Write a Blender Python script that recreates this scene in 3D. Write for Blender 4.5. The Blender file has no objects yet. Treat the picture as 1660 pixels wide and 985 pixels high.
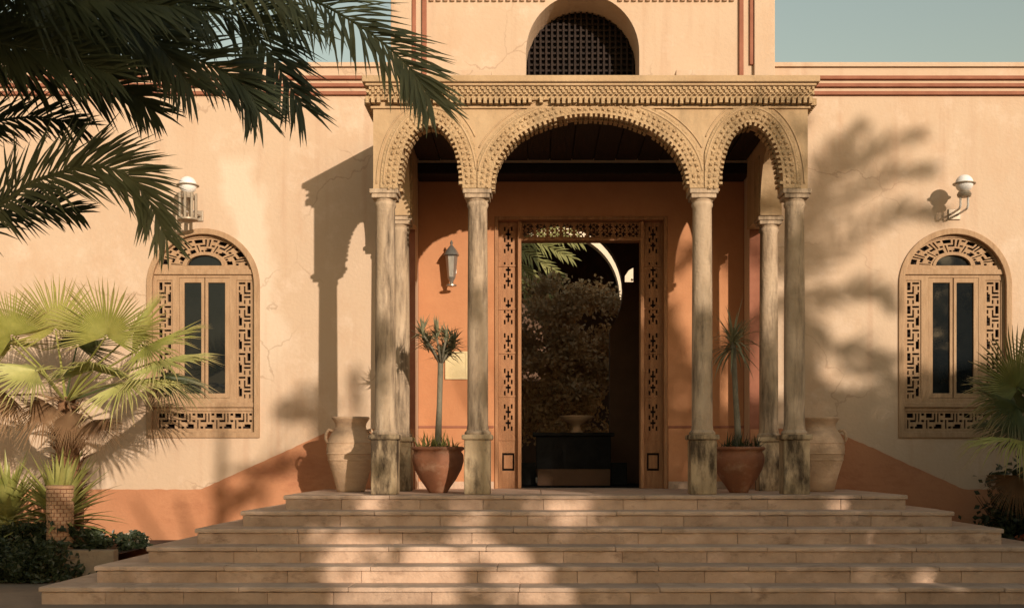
import bpy, bmesh, math, random
from mathutils import Vector, Matrix
R = math.radians
random.seed(7)
scn = bpy.context.scene
COL = scn.collection

# ------------------------------------------------------------------ camera
cam = bpy.data.cameras.new("camera")
cam.lens = 36.0 * 1850 / 1660
cam.sensor_width = 36.0
cam.shift_x = -40 / 1660
cam.shift_y = 252.5 / 1660
cam.clip_end = 2000
camo = bpy.data.objects.new("camera", cam)
camo.location = (-0.56, 0, 1.26)
camo.rotation_euler = (R(90), 0, 0)
COL.objects.link(camo)
scn.camera = camo

# ------------------------------------------------------------------ sky, sun, exposure
SUN = Vector((-0.485, 1.0, -0.26))           # the way the light travels
elev = math.atan2(0.26, math.hypot(0.485, 1.0))
azim = math.atan2(0.485, -1.0)
world = bpy.data.worlds.new("World")
scn.world = world
world.use_nodes = True
wn = world.node_tree
wn.nodes.clear()
sky = wn.nodes.new("ShaderNodeTexSky")
sky.sky_type = 'NISHITA'
sky.sun_disc = False
sky.sun_elevation = elev
sky.sun_rotation = azim
sky.air_density = 2.0
sky.dust_density = 1.2
sky.ozone_density = 1.0
hs = wn.nodes.new("ShaderNodeHueSaturation")
hs.inputs["Saturation"].default_value = 0.8
hs.inputs["Hue"].default_value = 0.5
bg = wn.nodes.new("ShaderNodeBackground")
bg.inputs["Strength"].default_value = 0.13
wo = wn.nodes.new("ShaderNodeOutputWorld")
wn.links.new(sky.outputs[0], hs.inputs["Color"])
wn.links.new(hs.outputs[0], bg.inputs["Color"])
wn.links.new(bg.outputs[0], wo.inputs["Surface"])

sl = bpy.data.lights.new("sun", 'SUN')
sl.energy = 4.25
sl.angle = R(0.53)
sl.color = (1.0, 0.865, 0.73)
so = bpy.data.objects.new("sun", sl)
so.rotation_euler = SUN.to_track_quat('-Z', 'Y').to_euler()
so.location = (10, -20, 8)
COL.objects.link(so)
scn.view_settings.view_transform = 'Standard'
scn.view_settings.look = 'None'
scn.view_settings.exposure = 0.06
scn.view_settings.gamma = 1.0
scn.view_settings.use_curve_mapping = False
scn.cycles.max_bounces = 8
scn.cycles.diffuse_bounces = 4
scn.cycles.use_denoising = True

# ------------------------------------------------------------------ helpers
def at(px, py, Y):
    """point of the photograph at depth Y (layout aid)"""
    return Vector(((px - 870) / 1850 * Y - 0.56, Y, 1.26 + (745 - py) / 1850 * Y))

class MB:
    def __init__(s):
        s.v = []; s.f = []
    def add(s, vs, fs):
        o = len(s.v)
        s.v += [tuple(p) for p in vs]
        s.f += [tuple(i + o for i in f) for f in fs]
        return s
    def box(s, x0, x1, y0, y1, z0, z1):
        return s.add([(x0,y0,z0),(x1,y0,z0),(x1,y1,z0),(x0,y1,z0),(x0,y0,z1),(x1,y0,z1),(x1,y1,z1),(x0,y1,z1)],
              [(0,3,2,1),(4,5,6,7),(0,1,5,4),(1,2,6,5),(2,3,7,6),(3,0,4,7)])
    def lathe(s, prof, c=(0,0,0), n=24, sx=1, sy=1):
        vs = []; fs = []
        for r, z in prof:
            for k in range(n):
                a = 2*math.pi*k/n
                vs.append((c[0]+r*math.cos(a)*sx, c[1]+r*math.sin(a)*sy, c[2]+z))
        m = len(prof)
        for i in range(m-1):
            for k in range(n):
                k2 = (k+1) % n
                fs.append((i*n+k, i*n+k2, (i+1)*n+k2, (i+1)*n+k))
        fs.append(tuple(range(n-1, -1, -1)))
        fs.append(tuple((m-1)*n+k for k in range(n)))
        return s.add(vs, fs)
    def tube(s, path, rad, n=8):
        path = [Vector(p) for p in path]
        m = len(path)
        rr = rad if isinstance(rad, (list, tuple)) else [rad]*m
        vs = []; fs = []
        up = None
        for i, p in enumerate(path):
            t = (path[min(i+1, m-1)] - path[max(i-1, 0)]).normalized()
            if up is None:
                up = Vector((0,0,1)) if abs(t.z) < .9 else Vector((1,0,0))
            a = t.cross(up).normalized(); up = a.cross(t).normalized()
            for k in range(n):
                an = 2*math.pi*k/n
                vs.append(p + (a*math.cos(an) + up*math.sin(an))*rr[i])
        for i in range(m-1):
            for k in range(n):
                k2 = (k+1) % n
                fs.append((i*n+k, i*n+k2, (i+1)*n+k2, (i+1)*n+k))
        fs.append(tuple(range(n-1, -1, -1))); fs.append(tuple((m-1)*n+k for k in range(n)))
        return s.add(vs, fs)
    def plate(s, outer, holes, y0, y1, axis='y'):
        """flat plate in XZ with holes, from y0 to y1 (axis 'x': outline is (y,z), from x0 to x1)"""
        bm = bmesh.new()
        loops = [outer] + list(holes)
        edges = []; lv = []
        for lp in loops:
            vs = [bm.verts.new((p[0], 0, p[1])) for p in lp]
            lv.append(vs)
            for i in range(len(vs)):
                edges.append(bm.edges.new((vs[i], vs[(i+1) % len(vs)])))
        bmesh.ops.triangle_fill(bm, edges=edges, use_beauty=True)
        bm.verts.index_update()
        P = [(v.co.x, v.co.z) for v in bm.verts]
        T = [tuple(v.index for v in f.verts) for f in bm.faces]
        L = [[v.index for v in vs] for vs in lv]
        bm.free()
        n = len(P)
        if axis == 'y':
            vs = [(p[0], y0, p[1]) for p in P] + [(p[0], y1, p[1]) for p in P]
        else:
            vs = [(y0, p[0], p[1]) for p in P] + [(y1, p[0], p[1]) for p in P]
        fs = list(T) + [tuple(i+n for i in reversed(t)) for t in T]
        for l in L:
            m = len(l)
            for i in range(m):
                a, b = l[i], l[(i+1) % m]
                fs.append((a, b, b+n, a+n))
        return s.add(vs, fs)
    def bitmap(s, rows, fn, y0, y1):
        """pierced panel: '#' solid, '.' open; fn(u,v) -> (x,z)"""
        H = len(rows); W = len(rows[0])
        sol = lambda i, j: 0 <= i < H and 0 <= j < W and rows[i][j] == '#'
        for i in range(H):
            for j in range(W):
                if not sol(i, j): continue
                c = [fn(j/W, 1-i/H), fn((j+1)/W, 1-i/H), fn((j+1)/W, 1-(i+1)/H), fn(j/W, 1-(i+1)/H)]
                s.add([(p[0], y0, p[1]) for p in c], [(0,1,2,3)])
                s.add([(p[0], y1, p[1]) for p in c], [(3,2,1,0)])
                for (di, dj, a, b) in ((-1,0,0,1),(0,1,1,2),(1,0,2,3),(0,-1,3,0)):
                    if not sol(i+di, j+dj):
                        s.add([(c[a][0],y0,c[a][1]),(c[b][0],y0,c[b][1]),(c[b][0],y1,c[b][1]),(c[a][0],y1,c[a][1])], [(3,2,1,0)])
        return s
    def build(s, name, mat, parent=None, smooth=False, fix=False, bevel=0, kind=None):
        me = bpy.data.meshes.new(name)
        org = ORG.get(parent.name, Vector((0,0,0))) if parent else Vector((0,0,0))
        me.from_pydata([(p[0]-org.x, p[1]-org.y, p[2]-org.z) for p in s.v], [], s.f)
        if fix:
            bm = bmesh.new(); bm.from_mesh(me)
            bmesh.ops.remove_doubles(bm, verts=bm.verts, dist=1e-5)
            bmesh.ops.recalc_face_normals(bm, faces=bm.faces)
            bm.to_mesh(me); bm.free()
        if smooth:
            for p in me.polygons: p.use_smooth = True
            if smooth == 'auto':
                me.set_sharp_from_angle(angle=R(35))
        me.materials.append(MAT[mat])
        o = bpy.data.objects.new(name, me)
        COL.objects.link(o)
        if parent:
            o.parent = parent
            ORG[o.name] = org
        if bevel:
            m = o.modifiers.new("bevel", 'BEVEL'); m.width = bevel; m.segments = 2; m.limit_method = 'ANGLE'
            m.harden_normals = False
        if kind: o["kind"] = kind
        return o

ORG = {}
def thing(name, label, cat, loc, group=None):
    o = bpy.data.objects.new(name, None)
    o.empty_display_size = 0.2
    o.location = loc
    COL.objects.link(o)
    ORG[o.name] = Vector(loc)
    o["label"] = label; o["category"] = cat
    if group: o["group"] = group
    return o
def part_empty(name, parent):
    o = bpy.data.objects.new(name, None)
    COL.objects.link(o); o.parent = parent
    ORG[o.name] = ORG[parent.name]
    return o
def tag(o, label, cat, group=None):
    o["label"] = label; o["category"] = cat
    if group: o["group"] = group
    return o
def structure(o):
    o["kind"] = "structure"; return o

# ------------------------------------------------------------------ materials
MAT = {}
def N(nt, t, **kw):
    n = nt.nodes.new(t)
    for k, v in kw.items(): setattr(n, k, v)
    return n
def material(name, c1, c2=None, scale=3.0, rough=0.85, bump=0.2, bscale=40, stretch=(1,1,1), c3=None, s3=(4,4,0.5), lo3=.5, hi3=.7,
             spec=0.3, metallic=0, voronoi=False, coords='Object', extra=None, bdist=0.02, detail=6, perobj=0.0):
    m = bpy.data.materials.new(name); m.use_nodes = True
    nt = m.node_tree; b = nt.nodes["Principled BSDF"]; L = nt.links.new
    tc = N(nt, "ShaderNodeTexCoord")
    if coords == 'World':
        src = N(nt, "ShaderNodeNewGeometry").outputs["Position"]
    else:
        src = tc.outputs["Object"]
    mp = N(nt, "ShaderNodeMapping"); mp.inputs["Scale"].default_value = stretch
    L(src, mp.inputs["Vector"])
    nz = N(nt, "ShaderNodeTexNoise"); nz.inputs["Scale"].default_value = scale; nz.inputs["Detail"].default_value = detail
    nz.inputs["Roughness"].default_value = 0.65
    L(mp.outputs[0], nz.inputs["Vector"])
    rp = N(nt, "ShaderNodeValToRGB")
    rp.color_ramp.elements[0].position = 0.32; rp.color_ramp.elements[1].position = 0.68
    rp.color_ramp.elements[0].color = (*c1, 1); rp.color_ramp.elements[1].color = (*(c2 or c1), 1)
    L(nz.outputs["Fac"], rp.inputs["Fac"])
    col = rp.outputs["Color"]
    if c3:
        mp3 = N(nt, "ShaderNodeMapping"); mp3.inputs["Scale"].default_value = s3
        L(src, mp3.inputs["Vector"])
        n3 = N(nt, "ShaderNodeTexNoise"); n3.inputs["Scale"].default_value = 1.0; n3.inputs["Detail"].default_value = 7
        n3.inputs["Roughness"].default_value = 0.7
        L(mp3.outputs[0], n3.inputs["Vector"])
        mr = N(nt, "ShaderNodeMapRange"); mr.inputs[1].default_value = lo3; mr.inputs[2].default_value = hi3
        L(n3.outputs["Fac"], mr.inputs[0])
        mx = N(nt, "ShaderNodeMix", data_type='RGBA')
        L(mr.outputs[0], mx.inputs[0]); L(col, mx.inputs[6]); mx.inputs[7].default_value = (*c3, 1)
        col = mx.outputs[2]
    if perobj:
        oi = N(nt, "ShaderNodeObjectInfo")
        hv = N(nt, "ShaderNodeHueSaturation")
        ma = N(nt, "ShaderNodeMapRange"); ma.inputs[3].default_value = 1-perobj; ma.inputs[4].default_value = 1+perobj
        L(oi.outputs["Random"], ma.inputs[0]); L(ma.outputs[0], hv.inputs["Value"]); L(col, hv.inputs["Color"])
        col = hv.outputs[0]
    if extra: col = extra(nt, col, src)
    L(col, b.inputs["Base Color"])
    b.inputs["Roughness"].default_value = rough
    b.inputs["Metallic"].default_value = metallic
    b.inputs["Specular IOR Level"].default_value = spec
    if bump:
        if voronoi:
            bn = N(nt, "ShaderNodeTexVoronoi"); bn.inputs["Scale"].default_value = bscale
            out = bn.outputs["Distance"]
        else:
            bn = N(nt, "ShaderNodeTexNoise"); bn.inputs["Scale"].default_value = bscale; bn.inputs["Detail"].default_value = 5
            out = bn.outputs["Fac"]
        L(src, bn.inputs["Vector"])
        bp = N(nt, "ShaderNodeBump"); bp.inputs["Strength"].default_value = bump; bp.inputs["Distance"].default_value = bdist
        L(out, bp.inputs["Height"]); L(bp.outputs[0], b.inputs["Normal"])
    MAT[name] = m
    return m
def leafmat(name, c1, c2, rough=0.5, trans=0.25, scale=2.5, spec=0.4):
    m = material(name, c1, c2, scale=scale, rough=rough, bump=0, spec=spec, coords='World', detail=4)
    nt = m.node_tree; b = nt.nodes["Principled BSDF"]; L = nt.links.new
    if name.startswith("leaf_fan"):                     # dry straw-coloured tips
        at_ = N(nt, "ShaderNodeAttribute"); at_.attribute_name = "tip"
        mt = N(nt, "ShaderNodeMix", data_type='RGBA'); L(at_.outputs["Fac"], mt.inputs[0])
        L(b.inputs["Base Color"].links[0].from_socket, mt.inputs[6]); mt.inputs[7].default_value = (.42,.30,.14,1)
        L(mt.outputs[2], b.inputs["Base Color"])
    tr = N(nt, "ShaderNodeBsdfTranslucent"); mx = N(nt, "ShaderNodeMixShader"); mx.inputs[0].default_value = trans
    L(b.inputs["Base Color"].links[0].from_socket, tr.inputs["Color"])
    L(b.outputs[0], mx.inputs[1]); L(tr.outputs[0], mx.inputs[2])
    L(mx.outputs[0], nt.nodes["Material Output"].inputs["Surface"])
    return m

def pale_patch(nt, col, src):
    """an old lighter repair in the plaster left of the portico"""
    L = nt.links.new
    sp = N(nt, "ShaderNodeSeparateXYZ"); L(src, sp.inputs[0])
    def M(op, a, b=None):
        n = N(nt, "ShaderNodeMath", operation=op)
        for i, x in enumerate((a, b)):
            if x is None: continue
            if isinstance(x, (int, float)): n.inputs[i].default_value = x
            else: L(x, n.inputs[i])
        return n.outputs[0]
    nz = N(nt, "ShaderNodeTexNoise"); nz.inputs["Scale"].default_value = 2.2; nz.inputs["Detail"].default_value = 5
    L(src, nz.inputs["Vector"])
    wob = M('MULTIPLY', M('SUBTRACT', nz.outputs["Fac"], 0.5), 0.55)
    x0 = M('ADD', M('MULTIPLY', M('SUBTRACT', 4.5, sp.outputs["Z"]), 0.16), -4.16)
    dx = M('ABSOLUTE', M('ADD', M('SUBTRACT', sp.outputs["X"], x0), wob))
    mr = N(nt, "ShaderNodeMapRange"); mr.inputs[1].default_value = 0.30; mr.inputs[2].default_value = 0.16; L(dx, mr.inputs[0])
    mz = N(nt, "ShaderNodeMapRange"); mz.inputs[1].default_value = 5.05; mz.inputs[2].default_value = 4.85; L(sp.outputs["Z"], mz.inputs[0])
    mb = N(nt, "ShaderNodeMapRange"); mb.inputs[1].default_value = 1.2; mb.inputs[2].default_value = 3.4; L(sp.outputs["Z"], mb.inputs[0])
    f = M('MULTIPLY', M('MULTIPLY', M('MULTIPLY', mr.outputs[0], mz.outputs[0]), mb.outputs[0]), 0.55)
    mx = N(nt, "ShaderNodeMix", data_type='RGBA'); L(f, mx.inputs[0]); L(col, mx.inputs[6]); mx.inputs[7].default_value = (.70,.57,.43,1)
    # pale lime blotches and thin rain streaks
    nb = N(nt, "ShaderNodeTexNoise"); nb.inputs["Scale"].default_value = 1.7; nb.inputs["Detail"].default_value = 8; nb.inputs["Roughness"].default_value = .7
    L(src, nb.inputs["Vector"])
    m1 = N(nt, "ShaderNodeMapRange"); m1.inputs[1].default_value = .54; m1.inputs[2].default_value = .70; m1.inputs[4].default_value = .60; L(nb.outputs["Fac"], m1.inputs[0])
    mx2 = N(nt, "ShaderNodeMix", data_type='RGBA'); L(m1.outputs[0], mx2.inputs[0]); L(mx.outputs[2], mx2.inputs[6]); mx2.inputs[7].default_value = (.66,.51,.38,1)
    mp = N(nt, "ShaderNodeMapping"); mp.inputs["Scale"].default_value = (5,5,.28); L(src, mp.inputs["Vector"])
    ns = N(nt, "ShaderNodeTexNoise"); ns.inputs["Scale"].default_value = 1.0; ns.inputs["Detail"].default_value = 6; L(mp.outputs[0], ns.inputs["Vector"])
    m2 = N(nt, "ShaderNodeMapRange"); m2.inputs[1].default_value = .56; m2.inputs[2].default_value = .74; m2.inputs[4].default_value = .55; L(ns.outputs["Fac"], m2.inputs[0])
    mx3 = N(nt, "ShaderNodeMix", data_type='RGBA'); L(m2.outputs[0], mx3.inputs[0]); L(mx2.outputs[2], mx3.inputs[6]); mx3.inputs[7].default_value = (.46,.29,.185,1)
    nw = N(nt, "ShaderNodeTexNoise"); nw.inputs["Scale"].default_value = 3.0; nw.inputs["Detail"].default_value = 6; L(src, nw.inputs["Vector"])
    va = N(nt, "ShaderNodeVectorMath", operation='MULTIPLY_ADD'); L(nw.outputs["Color"], va.inputs[0]); va.inputs[1].default_value = (.5,.5,.5); L(src, va.inputs[2])
    vo = N(nt, "ShaderNodeTexVoronoi", feature='DISTANCE_TO_EDGE'); vo.inputs["Scale"].default_value = .75; L(va.outputs[0], vo.inputs["Vector"])
    m3 = N(nt, "ShaderNodeMapRange"); m3.inputs[1].default_value = .010; m3.inputs[2].default_value = .003; L(vo.outputs["Distance"], m3.inputs[0])
    nk = N(nt, "ShaderNodeTexNoise"); nk.inputs["Scale"].default_value = .9; L(src, nk.inputs["Vector"])
    m4 = N(nt, "ShaderNodeMapRange"); m4.inputs[1].default_value = .50; m4.inputs[2].default_value = .60; m4.inputs[4].default_value = .40; L(nk.outputs["Fac"], m4.inputs[0])
    mx4 = N(nt, "ShaderNodeMix", data_type='RGBA'); L(M('MULTIPLY', m3.outputs[0], m4.outputs[0]), mx4.inputs[0]); L(mx3.outputs[2], mx4.inputs[6]); mx4.inputs[7].default_value = (.30,.19,.12,1)
    return mx4.outputs[2]

material("plaster", (.53,.38,.255), (.565,.415,.285), scale=0.8, bump=.25, bscale=25, c3=(.52,.345,.22), s3=(1.3,1.3,.7), lo3=.5, hi3=.75,
         coords='World', extra=pale_patch, rough=.95, spec=.15)
material("plaster_orange", (.45,.195,.09), (.53,.25,.12), scale=1.2, bump=.2, bscale=25, coords='World', rough=.95, spec=.15,
         c3=(.42,.17,.075), s3=(1.5,1.5,.6), lo3=.55, hi3=.8)
material("dado", (.42,.185,.092), (.48,.225,.115), scale=1.5, bump=.25, bscale=30, coords='World', rough=.95, spec=.15,
         c3=(.32,.125,.065), s3=(1.0,1.0,2.2), lo3=.5, hi3=.72)
material("trim_red", (.25,.095,.055), (.33,.135,.08), scale=4, bump=.1, rough=.9, spec=.2)
material("carved_stone", (.38,.25,.13), (.50,.345,.19), scale=5, bump=.6, bscale=38, voronoi=True, coords='World', rough=.95, spec=.15,
         c3=(.29,.20,.11), s3=(3,3,1.2), lo3=.52, hi3=.75, bdist=.02)
material("portico_plaster", (.41,.27,.145), (.52,.36,.205), scale=2.2, bump=.35, bscale=22, coords='World', rough=.95, spec=.15,
         c3=(.30,.21,.12), s3=(2.5,2.5,1.1), lo3=.54, hi3=.78)
material("column_stone", (.40,.285,.18), (.53,.395,.265), scale=4, bump=.4, bscale=30, stretch=(2,2,.5), coords='World', rough=.9, spec=.2,
         c3=(.12,.085,.055), s3=(7,7,1.0), lo3=.46, hi3=.66)
material("pedestal_stone", (.33,.235,.135), (.46,.345,.21), scale=5, bump=.6, bscale=18, stretch=(2,2,.6), coords='World', rough=.95, spec=.15,
         c3=(.075,.052,.032), s3=(6,6,1.8), lo3=.44, hi3=.62)
material("step_stone", (.40,.265,.18), (.55,.385,.27), scale=3, bump=.55, bscale=30, coords='World', rough=.9, spec=.2,
         c3=(.20,.125,.08), s3=(4,4,7), lo3=.55, hi3=.75, perobj=.14)
material("tread_stone", (.43,.295,.205), (.57,.41,.295), scale=3, bump=.4, bscale=30, coords='World', rough=.85, spec=.25,
         c3=(.27,.185,.12), s3=(4,4,4), lo3=.55, hi3=.75, perobj=.10)
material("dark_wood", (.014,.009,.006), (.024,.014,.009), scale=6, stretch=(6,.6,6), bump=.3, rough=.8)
material("carved_wood", (.29,.135,.06), (.41,.205,.095), scale=5, stretch=(4,4,.6), bump=.35, bscale=60, coords='World', rough=.7,
         c3=(.22,.10,.045), s3=(14,14,1), lo3=.52, hi3=.72)
material("window_wood", (.33,.20,.105), (.43,.275,.155), scale=6, stretch=(4,4,.7), bump=.3, bscale=60, coords='World', rough=.8,
         c3=(.30,.18,.10), s3=(10,10,1), lo3=.55, hi3=.75)
material("lattice_dark", (.016,.009,.006), (.03,.017,.011), scale=10, bump=.2, rough=.8)
material("void_dark", (.012,.009,.007), (.02,.014,.01), scale=4, bump=0, rough=.95)
material("pane_glass", (.006,.008,.009), (.012,.014,.014), scale=2, bump=.03, bscale=3, rough=.04, spec=.35, coords='World')
material("urn_clay", (.46,.30,.18), (.55,.375,.235), scale=6, bump=.35, bscale=35, stretch=(1,1,2.5), rough=.9, c3=(.33,.22,.14), s3=(3,3,7), lo3=.5, hi3=.75)
material("terracotta", (.20,.08,.04), (.29,.12,.06), scale=5, bump=.3, bscale=25, rough=.7, c3=(.38,.23,.14), s3=(5,5,7), lo3=.52, hi3=.75)
material("white_enamel", (.78,.74,.68), (.82,.79,.74), scale=5, bump=0, rough=.25, spec=.5)
material("lamp_metal", (.33,.26,.18), (.42,.34,.25), scale=9, bump=.1, rough=.5, metallic=.3)
material("silver", (.30,.28,.24), (.42,.39,.34), scale=12, bump=.1, rough=.35, metallic=.7)
material("plaque_stone", (.58,.46,.24), (.66,.53,.30), scale=8, bump=.3, bscale=45, rough=.85)
material("soil", (.06,.035,.022), (.10,.055,.033), scale=4, bump=.8, bscale=20, rough=1, coords='World')
material("ground", (.20,.14,.095), (.29,.21,.145), scale=1.2, bump=.4, bscale=25, coords='World', rough=.95)
material("kerb", (.24,.17,.11), (.33,.25,.17), scale=5, bump=.5, bscale=30, coords='World', rough=.95)
material("pale_rock", (.46,.36,.25), (.60,.49,.36), scale=5, bump=.8, bscale=9, rough=.9)
material("bark", (.09,.055,.03), (.19,.12,.065), scale=8, bump=1.0, bscale=22, stretch=(1,1,.5), rough=1, c3=(.05,.03,.018), s3=(9,9,4))
material("fibre_bark", (.16,.075,.035), (.30,.155,.075), scale=9, bump=1.0, bscale=35, stretch=(1,1,.4), rough=1, c3=(.07,.035,.018), s3=(12,12,3))
material("stem_grey", (.14,.125,.085), (.22,.19,.13), scale=8, bump=.5, bscale=30, rough=.9)
material("lantern_clay", (.34,.19,.10), (.44,.27,.16), scale=6, bump=.3, bscale=30, rough=.9)
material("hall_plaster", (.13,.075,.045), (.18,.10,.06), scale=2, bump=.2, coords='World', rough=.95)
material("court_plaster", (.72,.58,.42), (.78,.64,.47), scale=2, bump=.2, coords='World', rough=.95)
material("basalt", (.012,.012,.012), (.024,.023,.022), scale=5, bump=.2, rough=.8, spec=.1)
leafmat("leaf_date", (.03,.042,.022), (.085,.098,.045), rough=.42)
leafmat("leaf_date_lit", (.08,.10,.05), (.22,.22,.10), rough=.4, trans=.35)  # lighter copy of the date leaf, sunlight put into the colour
leafmat("leaf_date_pale", (.22,.22,.07), (.36,.33,.12), rough=.5)
leafmat("leaf_fan", (.27,.275,.05), (.50,.475,.14), rough=.5, trans=.3)
leafmat("leaf_fan_mid", (.13,.15,.04), (.26,.26,.085), rough=.5, trans=.25)
leafmat("leaf_fan_dark", (.055,.07,.022), (.11,.12,.04), rough=.5)
leafmat("leaf_fan_pale", (.34,.34,.085), (.54,.50,.18), rough=.55, trans=.2)
leafmat("leaf_dead", (.22,.12,.055), (.36,.22,.11), rough=.8, trans=.15)
leafmat("leaf_agave", (.19,.20,.04), (.42,.39,.13), rough=.45, trans=.15)
leafmat("leaf_shrub", (.022,.034,.016), (.05,.062,.026), rough=.4)
leafmat("leaf_tree", (.035,.05,.018), (.07,.085,.03), rough=.5, trans=.15)
leafmat("leaf_grey", (.17,.17,.09), (.31,.29,.17), rough=.5, trans=.15)
leafmat("leaf_brown", (.38,.23,.10), (.60,.40,.20), rough=.7, trans=.15)
leafmat("leaf_red", (.25,.07,.03), (.36,.13,.05), rough=.6)
leafmat("leaf_grass", (.20,.21,.05), (.32,.30,.10), rough=.6)

# ------------------------------------------------------------------ ground
gb = MB(); gb.add([(-300,-300,0),(300,-300,0),(300,300,0),(-300,300,0)], [(0,1,2,3)])
structure(gb.build("ground", "ground"))
XC = 0.045

# ------------------------------------------------------------------ staircase: three-sided flight of six steps
stair = thing("staircase", "wide flight of worn brown stone steps climbing to the porch from three sides", "steps", (0, 11, 0))
random.seed(11)
def cuts(a, b, lo, hi):
    xs = [a]
    while xs[-1] < b:
        xs.append(xs[-1] + random.uniform(lo, hi))
    xs[-1] = b
    if len(xs) > 2 and xs[-1]-xs[-2] < lo*.6: xs.pop(-2)
    return xs
for n in range(6):
    zt = .90 - .15*n; zb = zt - .15
    yf = 11.70 - .35*n; xl = XC - 3.205 - .35*n; xr = XC + 3.205 + .35*n
    st = part_empty("step", stair)
    D = .42
    g = .0012
    def slab(x0, x1, y0, y1, dz=0.0):
        b = MB(); m_ = max(2, int((x1-x0)/.07)); vs = []; fs = []
        for q in range(m_+1):
            x = x0+g+(x1-x0-2*g)*q/m_
            jf = 0 if y1-y0 > .5 else abs(random.gauss(0, .0035)); jz = random.gauss(0, .0014)
            if random.random() < .05 and y1-y0 < .5: jf += .012
            vs += [(x, y0+g+jf, zt-.045+dz+random.uniform(0,.004)), (x, y1-g, zt-.045+dz), (x, y1-g, zt+dz), (x, y0+g+.03, zt+dz+jz*.5), (x, y0+g+jf, zt+dz-.004+jz)]
        for q in range(m_):
            for e_ in range(5): fs.append((q*5+e_, q*5+(e_+1)%5, (q+1)*5+(e_+1)%5, (q+1)*5+e_))
        fs += [(4,3,2,1,0), tuple(m_*5+e_ for e_ in range(5))]
        b.add(vs, fs)
        b.build("tread_slab", "tread_stone", st, bevel=.008, fix=True)
    def riser(x0, x1, y0, y1):
        b = MB(); b.box(x0+g*.7, x1-g*.7, y0, y1, zb-.02, zt-.0455)
        b.build("riser_stone", "step_stone", st, bevel=.007)
    xs = cuts(xl, xr, .75, 1.5)
    for i in range(len(xs)-1):
        slab(xs[i], xs[i+1], yf, yf+D, random.uniform(-.003, .003))
    xs = cuts(xl+.02, xr-.02, .5, 1.1)
    for i in range(len(xs)-1):
        j = random.uniform(0, .006)
        riser(xs[i], xs[i+1], yf+.018+j, yf+.30)
    ys = cuts(yf+D, 13.99, .8, 1.4)
    for i in range(len(ys)-1):
        slab(xl, xl+D, ys[i], ys[i+1]); slab(xr-D, xr, ys[i], ys[i+1])
    ys = cuts(yf+.30, 13.99, .6, 1.1)
    for i in range(len(ys)-1):
        riser(xl+.02, xl+.3, ys[i], ys[i+1]); riser(xr-.3, xr-.02, ys[i], ys[i+1])
b = MB(); b.box(XC-2.95, XC+2.95, 11.98, 13.99, .3, .875); b.build("core", "step_stone", stair)
# porch paving tiles
x0, x1, y0, y1 = XC-3.205+.42, XC+3.205-.42, 12.12, 13.985
nx, ny = 10, 3
b = MB(); w = (x1-x0)/nx-.008; d = (y1-y0)/ny-.008
b.box(0, w, 0, d, -.022, 0)
first = None
for i in range(nx):
    for j in range(ny):
        if first is None:
            first = b.build("floor_tile", "tread_stone", None); o = first
            ORG.pop(o.name, None)
        else:
            o = first.copy(); COL.objects.link(o)
        o.parent = stair
        o.location = (x0+i*(x1-x0)/nx+.004, y0+j*(y1-y0)/ny+.004-11, .9 + random.uniform(-.001,.001))

# ------------------------------------------------------------------ building
bld = thing("building", "ochre plastered building with a tall arched centre, red base band and roofline mouldings", "building", (0, 14, 0))
def arch(cx, cz, a, bb, n=24, a0=0, a1=180):
    return [(cx + a*math.cos(R(a0+(a1-a0)*i/n)), cz + bb*math.sin(R(a0+(a1-a0)*i/n))) for i in range(n+1)]
WX = (-4.65, 4.57); WR = .64; WCZ = 3.40; WB = 1.56
def winhole(cx):
    return [(cx-WR, WB), (cx+WR, WB)] + arch(cx, WCZ, WR, WR, 28)
TOP = 6.07
outl = [(-16,0),(-2.05,0),(-2.05,4.9),(2.05,4.9),(2.05,0),(16,0),(16,TOP),(.85,TOP),(.85,5.15),(-.85,5.15),(-.85,TOP),(-16,TOP)]
MB().plate(outl, [winhole(c) for c in WX], 14.0, 14.35).build("wall", "plaster", bld, fix=True)
b = MB()                                       # coping strip on the roofline
for (a, c) in ((-16, -2.34), (2.34, 16)): b.box(a, c, 13.96, 14.40, TOP, TOP+.05)
b.build("coping", "plaster", bld)
for z in (5.935, 5.842, 5.745):
    for (a, c) in ((-16, -2.4), (2.4, 16)):
        MB().box(a, c, 13.955, 13.999, z-.022, z+.022).build("roofline_moulding", "trim_red", bld, bevel=.006)
# base band that climbs beside the steps
for s in (-1, 1):
    o = [(2.06*s, .0), (2.06*s, 1.64), (3.06*s, 1.63), (4.68*s, .90), (16*s, .90), (16*s, 0)]
    top = [o[1], o[2], o[3], o[4]]; edge = []
    for q in range(3):
        p0, p1 = top[q], top[q+1]; m_ = max(2, int(math.dist(p0, p1)/.06))
        for e_ in range(m_):
            f = e_/m_; edge.append((p0[0]+(p1[0]-p0[0])*f, p0[1]+(p1[1]-p0[1])*f + random.gauss(0,.0035)))
    MB().plate([o[0]] + edge + [o[4], o[5]], [], 13.994, 14.05).build("base_band", "dado", bld, fix=True)

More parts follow.
